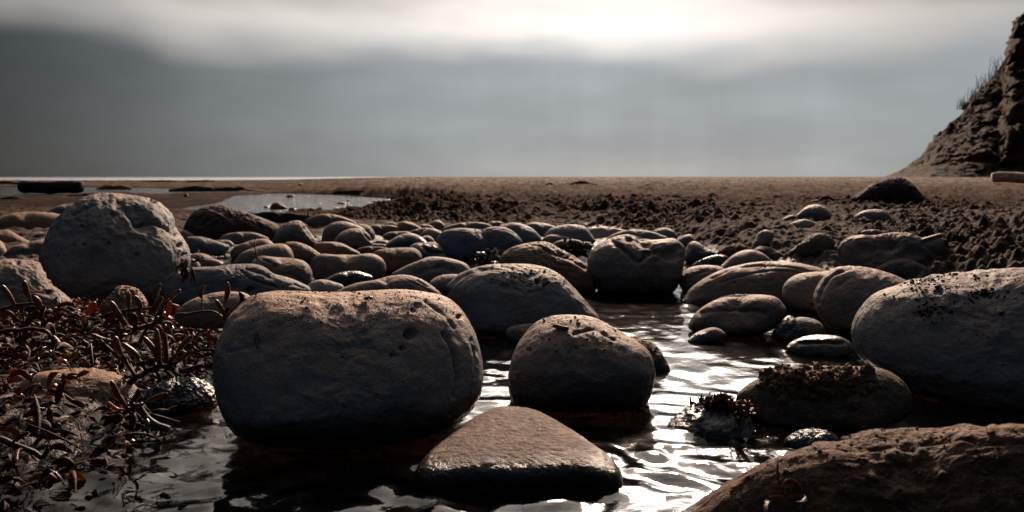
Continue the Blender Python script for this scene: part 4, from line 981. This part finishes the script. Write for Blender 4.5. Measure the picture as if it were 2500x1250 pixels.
# ------------------------------------------------------------------ seaweed
def kelp(label, stem, d, pods, rstem=.0022, d1=None, mat=None, blades=()):
    """one strand: a tough stem with air bladders (each on a thin stalk) and a few blades"""
    sx_ = spline(np.array(stem, float), 24); dd = np.linspace(d, d1 or d, len(sx_))
    S3 = np.array([at(x, y, q) for (x, y), q in zip(sx_, dd)])
    S3 += np.stack([fbm(S3 * 60 + 1, 2), fbm(S3 * 60 + 5, 2), fbm(S3 * 60 + 9, 2)], -1) * 0.002
    root = empty('kelp_strand', S3[0]); tag(root, label, 'seaweed', 'kelp strands on the seaweed bank')
    o3 = S3[0]
    mk('stem', *tube(S3 - o3, np.linspace(rstem, rstem * .55, len(S3)), 8), mat or M_STALK, root)
    for pd in pods:
        (bx, by), (tx, ty) = pd[0], pd[1]; rp = pd[2] if len(pd) > 2 else 6.5; m_ = pd[3] if len(pd) > 3 else M_BLADDER
        dq = pd[4] if len(pd) > 4 else d
        a_, b_ = at(bx, by, dq), at(tx, ty, dq - 0.012 + rng.uniform(-.006, .012))
        near_ = S3[np.argmin(np.linalg.norm(S3 - a_, axis=1))]
        bend = np.array([rng.uniform(-.004, .004), 0, rng.uniform(-.002, .003)])
        L_ = spline([a_, a_ * .6 + b_ * .4 + bend, b_], 16); tt_ = np.linspace(0, 1, len(L_))
        rad = rp / F * dq * np.interp(tt_, [0, .1, .3, .6, .85, .96, 1], [.28, .45, .85, 1.0, .8, .45, .12])
        mk('bladder', *tube(L_ - o3, rad, 10), m_, root)
        if np.linalg.norm(near_ - a_) > .002:
            mk('stalk', *tube(spline([near_, near_ * .5 + a_ * .5 + bend * .5, a_], 8) - o3, np.full(9, rstem * .5)[:len(spline([near_, near_ * .5 + a_ * .5, a_], 8))], 6), mat or M_STALK, root)
    for bl in blades:
        L_ = spline([at(x, y, d + rng.uniform(-.01, .01)) for x, y in bl[0]], 12); tt_ = np.linspace(0, 1, len(L_))
        mk('blade', *tube(L_ - o3, bl[1] / F * d * np.interp(tt_, [0, .3, .7, 1], [.2, 1, .9, .1]), 8, 0.10), bl[2] if len(bl) > 2 else M_AMBER, root)
    return root

kelp('kelp strand with upright pods standing before the flat sandy slab', [(-10, 758), (35, 748), (75, 742), (110, 748)], .90,
     [((37, 745), (5, 696), 7), ((74, 728), (58, 684), 7.5), ((90, 762), (81, 722), 8), ((60, 800), (94, 758), 8, M_WEED), ((104, 797), (157, 764), 7, M_WEED)])
kelp('kelp strand ending in one glowing orange pod beside the crusty orange rock', [(150, 790), (180, 780), (210, 770)], .93, [((212, 770), (231, 737), 9, M_AMBER)], .0016,
     blades=[([(180, 782), (205, 776), (235, 778)], 6)])
kelp('kelp strand with three pods crossing before the crusty orange rock', [(255, 775), (282, 763), (330, 755), (384, 747), (412, 735)], .88,
     [((313, 798), (271, 735), 8), ((315, 752), (315, 714), 7), ((340, 768), (329, 722), 7), ((377, 728), (393, 692), 7), ((381, 730), (382, 700), 6), ((371, 728), (374, 710), 5), ((415, 735), (441, 708), 6), ((375, 770), (397, 724), 9)],
     blades=[([(405, 745), (425, 742), (438, 752), (430, 765)], 13), ([(402, 760), (412, 772), (420, 778)], 8)])
kelp('slender kelp strand with tall thin pods in front of the cracked slab', [(430, 770), (470, 765), (502, 762), (530, 765), (553, 783)], .80,
     [((494, 730), (499, 696), 5.5), ((550, 740), (555, 688), 7), ((546, 763), (526, 731), 6), ((586, 740), (585, 713), 6, M_STALK), ((591, 742), (594, 718), 5, M_STALK), ((553, 775), (560, 750), 6, M_WEED)], .0014)
kelp('dark kelp strand curling over the middle of the seaweed bank', [(325, 802), (350, 797), (375, 788), (395, 770), (402, 745)], .83,
     [((330, 800), (325, 765), 9, M_WEED), ((360, 790), (345, 765), 6), ((405, 775), (415, 735), 7, M_AMBER)], .0022, blades=[([(310, 820), (335, 812), (365, 806), (380, 810)], 6, M_FILM)])
kelp('large star shaped kelp head spreading its pods beside the fly boulder', [(285, 955), (320, 930), (345, 915), (384, 897), (412, 890)], .70,
     [((300, 868), (281, 820), 9), ((338, 878), (296, 836), 8), ((384, 880), (350, 822), 7.5), ((392, 885), (382, 802), 8), ((409, 888), (402, 812), 7), ((430, 866), (471, 819), 7), ((432, 886), (471, 855), 6), ((433, 908), (498, 891), 8, M_WEED),
      ((380, 893), (335, 887), 6, M_WEED), ((372, 885), (360, 874), 6), ((420, 905), (460, 935), 6, M_WEED), ((405, 905), (420, 960), 6, M_WEED), ((383, 905), (378, 960), 5, M_WEED)], .0034,
     blades=[([(410, 890), (425, 884), (440, 890)], 8), ([(330, 915), (318, 885), (306, 868)], 4, M_STALK)])
kelp('kelp head with crooked arms reaching into the dark water', [(415, 1050), (385, 1038), (358, 1020), (340, 992), (325, 997), (300, 1012)], .575,
     [((309, 992), (271, 928), 8), ((345, 988), (411, 960), 5), ((318, 985), (340, 950), 8, M_WEED), ((310, 1000), (262, 980), 5, M_AMBER), ((300, 1012), (262, 1010), 4), ((352, 1020), (362, 1060), 6, M_FILM), ((325, 1005), (318, 1050), 8, M_WEED)], .0030)
kelp('orange brown kelp stem lying in the darkest corner', [(-10, 1070), (30, 1082), (64, 1094), (95, 1116), (108, 1114), (118, 1096)], .50, [((30, 1080), (70, 1055), 6, M_WEED), ((64, 1094), (40, 1130), 6, M_AMBER)], .0024)
kelp('dark kelp strand with drooping pods above the rust brown rock', [(0, 812), (50, 805), (95, 803), (120, 815), (130, 850)], .80,
     [((50, 870), (85, 826), 8, M_WEED), ((125, 820), (155, 855), 7), ((75, 870), (125, 880), 8, M_WEED), ((40, 835), (80, 815), 9, M_WEED), ((118, 850), (137, 878), 7)], .0026)
kelp('kelp strand with two flat lying pods behind the star shaped head', [(200, 835), (230, 850), (262, 848), (290, 850)], .79, [((276, 832), (221, 815), 6), ((278, 845), (235, 838), 5), ((215, 885), (262, 866), 5), ((205, 850), (240, 830), 6, M_WEED)], .0018)

# the tangle underneath: far too many scraps to count
def inside(P, poly): return poly_sd(P[:, 0], P[:, 1], poly) < 0
def scatter(poly, n):
    lo, hi = poly.min(0), poly.max(0); out = []
    while len(out) < n:
        q = lo + (hi - lo) * rng.random((400, 2)); q = q[inside(q, poly)]; out += list(q)
    return np.array(out[:n])
def tangle(name, pts, mats, lmin, lmax, rmin, rmax, zlift, blade=False, arch=0.6, seg=7):
    parts = []
    hz = np.maximum(H0(pts[:, 0], pts[:, 1]), -0.002)
    for (x, y), z in zip(pts, hz):
        L_ = rng.uniform(lmin, lmax); a = rng.uniform(0, 2 * math.pi); c_ = rng.normal(0, 0.9); pit = rng.normal(0.08, 0.30)
        t_ = np.linspace(0, 1, seg); an = a + c_ * t_
        st_ = np.stack([np.cos(an) * np.cos(pit), np.sin(an) * np.cos(pit), np.full(seg, math.sin(pit))], -1) * L_ / seg
        P = np.cumsum(st_, 0); P[:, 2] += np.sin(t_ * math.pi) * L_ * arch * rng.random() + rng.uniform(0, zlift)
        P += (x, y, z); P -= (*(P.mean(0)[:2] - (x, y)), 0)
        P[:, 2] = np.maximum(P[:, 2], z - 0.002 * rng.random())
        r_1 = rng.uniform(rmin, rmax)
        if blade: parts.append(tube(P, r_1 * np.interp(t_, [0, .2, .6, 1], [.25, .9, 1, .15]), 6, 0.12, rng.normal(size=3)))
        else: parts.append(tube(P, r_1 * (np.interp(t_, [0, .3, .7, 1], [.5, 1, 1, .3]) if rng.random() < .5 else np.interp(t_, [0, .2, .6, .85, 1], [.3, .35, 1.2, 1.2, .25])), 6))
    return tag(mk(name, *join(parts), mats), kind='stuff')
BED2 = np.concatenate([WEEDBED])
def upper_bed(n):
    q = scatter(BED2, n * 3); return q[rng.random(len(q)) < ss(q[:, 1], 0.42, 0.75)][:n]
tangle('seaweed_stalks', scatter(BED2, 110), M_WEED, .02, .055, .0006, .0020, .012, False, .25)
tangle('seaweed_stalks', scatter(BED2, 60), M_STALK, .03, .09, .0006, .0018, .014, False, .25)
tangle('seaweed_blades', scatter(BED2, 1300), M_WEED, .008, .024, .0012, .0038, .014, True, .3)
tangle('amber_seaweed_blades', upper_bed(520), M_AMBER, .006, .020, .0010, .0034, .016, True, .4)
tangle('rust_seaweed_fronds', upper_bed(1150), M_RUSTBLADE, .010, .030, .0010, .0032, .020, True, .35)
tangle('grey_seaweed_film', scatter(BED2, 70), M_FILM, .010, .025, .002, .005, .016, True)
FLOATBED = g0(np.array([-200, 60, 250, 340, 400, 480, 380, -200]), np.array([1110, 1090, 1030, 1060, 1120, 1210, 1330, 1400]))
tangle('floating_seaweed_scraps', scatter(FLOATBED, 18), M_WEED, .02, .05, .0006, .0014, .004, False, .25)
tangle('floating_seaweed_scraps', scatter(FLOATBED, 60), M_WEED, .006, .016, .001, .0028, .003, True, .2)

def clump(name, label, px, d, spread, n, mat, lmin, lmax, r, cat='seaweed', blade=True, up=0.7, ob=None):
    """a curly bunch of fronds growing from one place"""
    parts = []
    for k in range(n):
        cx, cy = px[0] + rng.normal(0, spread[0] * .5), px[1] + rng.normal(0, spread[1] * .5)
        if ob is not None:
            try: b_, _n = on(ob, cx, cy)
            except TypeError: continue
            if b_.ndim == 0: continue
        else: b_ = at(cx, cy, d + rng.normal(0, .01))
        L_ = rng.uniform(lmin, lmax); a = rng.uniform(0, 6.28); t_ = np.linspace(0, 1, 8); c_ = rng.normal(0, 2.2); e_ = rng.uniform(.1, 1.3) * up + rng.normal(0, 1.2) * t_
        st_ = np.stack([np.cos(a + c_ * t_) * np.cos(e_), np.sin(a + c_ * t_) * np.cos(e_), np.sin(e_)], -1) * L_ / 8
        P = b_ + np.cumsum(st_, 0)
        parts.append(tube(P, r * rng.uniform(.6, 1.3) * np.interp(t_, [0, .3, .7, 1], [.4, 1, 1.1, .3]), 6, 0.15 if blade else 1.0, rng.normal(size=3)))
    return tag(mk(name, *join(parts), mat), label, cat)
def crumbs(ob, c, sp, n, name, rmin, rmax):
    parts = []; U, Q = ico(3)
    for k in range(n):
        try: q_, nn = on(ob, rng.normal(c[0], sp[0] * .5), rng.normal(c[1], sp[1] * .5))
        except TypeError: continue
        if q_.ndim == 0: continue
        r_1 = rmin + (rmax - rmin) * rng.random() ** 2.5
        parts.append((q_ + U * r_1 * (0.5 + rng.random((1, 3))) * (1 + 0.7 * gnoise(U * 2.2 + k * 3.1))[:, None], Q))
    return mk(name, *join(parts), M_CLODS)
redrock = find('wet black rock with water sliding')
clump('red_seaweed', 'curly red brown seaweed tuft on top of the wet black rock', (1755, 985), .6, (62, 16), 420, M_REDWEED, .004, .011, .0015, ob=redrock)
clump('red_seaweed', 'small red brown seaweed curl between the wet black rock and the weathered rock', (1815, 1005), .62, (18, 14), 90, M_REDWEED, .004, .010, .0014)
weath = find('low weathered rock')
big_r = find('huge grey boulder'); dk = find('dark topped grey boulder')
for ob_, c_, s_, n_ in ((big_r, (2265, 692), (70, 26), 170), (big_r, (2400, 715), (40, 18), 70), (big_r, (2280, 760), (60, 30), 80), (big_r, (2330, 700), (220, 60), 120), (dk, (1270, 672), (90, 24), 90)):
    cr = crumbs(ob_, c_, s_, n_, 'dirt_crumbs', .0003, .0016); cr.data.materials[0] = M_HEAP; tag(cr, kind='stuff')
tag(crumbs(weath, (1985, 930), (130, 34), 520, 'dried_seaweed', .0008, .0042), 'crumpled dry weed spread over the weathered rock', 'seaweed')
clump('seaweed_clump', 'dark mossy weed clump in front of the twin humped boulder', (1395, 618), 1.72, (26, 16), 120, M_HEAP, .012, .035, .004)
clump('shiny_seaweed', 'shiny wet weed heap below the saddle backed boulder', (1190, 640), 1.68, (28, 10), 90, M_FILM, .015, .035, .006)
clump('seaweed_clump', 'rusty weed clump on the lagoon shore behind the split edged stone', (775, 548), 2.9, (26, 9), 110, M_RUSTWEED, .02, .05, .005)
clump('seaweed_clump', 'dark weed strip hanging on the flank of the tallest boulder', (458, 640), 1.17, (5, 16), 14, M_WEED, .02, .04, .002, up=-.9)
clump('red_sprig', 'two red blades standing before the sandy reddish boulder', (1922, 1215), .36, (10, 6), 4, M_REDWEED, .018, .028, .0012, up=1.4)

# ------------------------------------------------------------------ logs and grass
def log(name, label, p0, p1, r, mat, sq=1.0):
    tl = np.concatenate([[0, .003, .008, .02], np.linspace(.04, .96, 32), [.98, .992, .997, 1]])
    L_ = tl[:, None] * (np.array(p1) - p0) + p0
    L_[:, 2] += 0.03 * r * np.sin(np.linspace(0, 9, 40))
    ra = np.full(40, r) * np.interp(tl, [0, .003, .03, .9, .985, .997, 1], [.02, .88, 1, .97, .90, .80, .02])
    V, Q = tube(L_, ra, 28, sq)
    V += (np.array([.2, 1, 1]) * (fbm(V * np.array([2.0, 9, 9]) + 4, 4) * r * .20)[:, None])
    return tag(mk(name, V, Q, mat), label, 'driftwood')
a_, b_ = at(54, 456, 9.6), at(198, 457, 9.3)
log('driftwood_log', 'dark waterlogged tree trunk lying in the pool behind the tallest boulder', a_, b_, .074, M_LOG)
a_, b_ = at(2421, 434, 9.3), at(2640, 436, 9.0)
log('driftwood_log', 'pale worn log lying on the sand at the foot of the cliff', a_, b_, .062, M_PALELOG)

def tuft(label, px, py, d, h_, n, wid):
    base_ = at(px, py, d); parts = []
    for k in range(n):
        b_ = base_ + np.array([rng.normal(0, wid), rng.normal(0, wid), -0.08]); a = rng.uniform(0, 6.28); le = rng.uniform(.05, .5)
        t_ = np.linspace(0, 1, 6)[:, None]; H_ = h_ * rng.uniform(.5, 1.2)
        P = b_ + t_ * np.array([0, 0, H_]) + t_ ** 2 * np.array([math.cos(a), math.sin(a), 0]) * le * H_
        parts.append(tube(P, np.linspace(.012, .003, 6), 5))
    return tag(mk('grass_tuft', *join(parts), M_GRASS), label, 'grass', 'grass tufts along the cliff edge')
tuft('tall dry grass tuft under the overhang of the cliff', 2440, 188, 30.0, .75, 46, .16)
tuft('sparse grass tuft on the cliff edge below the tall one', 2408, 212, 30.0, .5, 34, .16)
tuft('grass tuft on the step half way down the cliff edge', 2380, 236, 30.0, .42, 34, .12)
tuft('lowest bushy grass tuft on the cliff edge', 2356, 262, 30.0, .38, 60, .14)
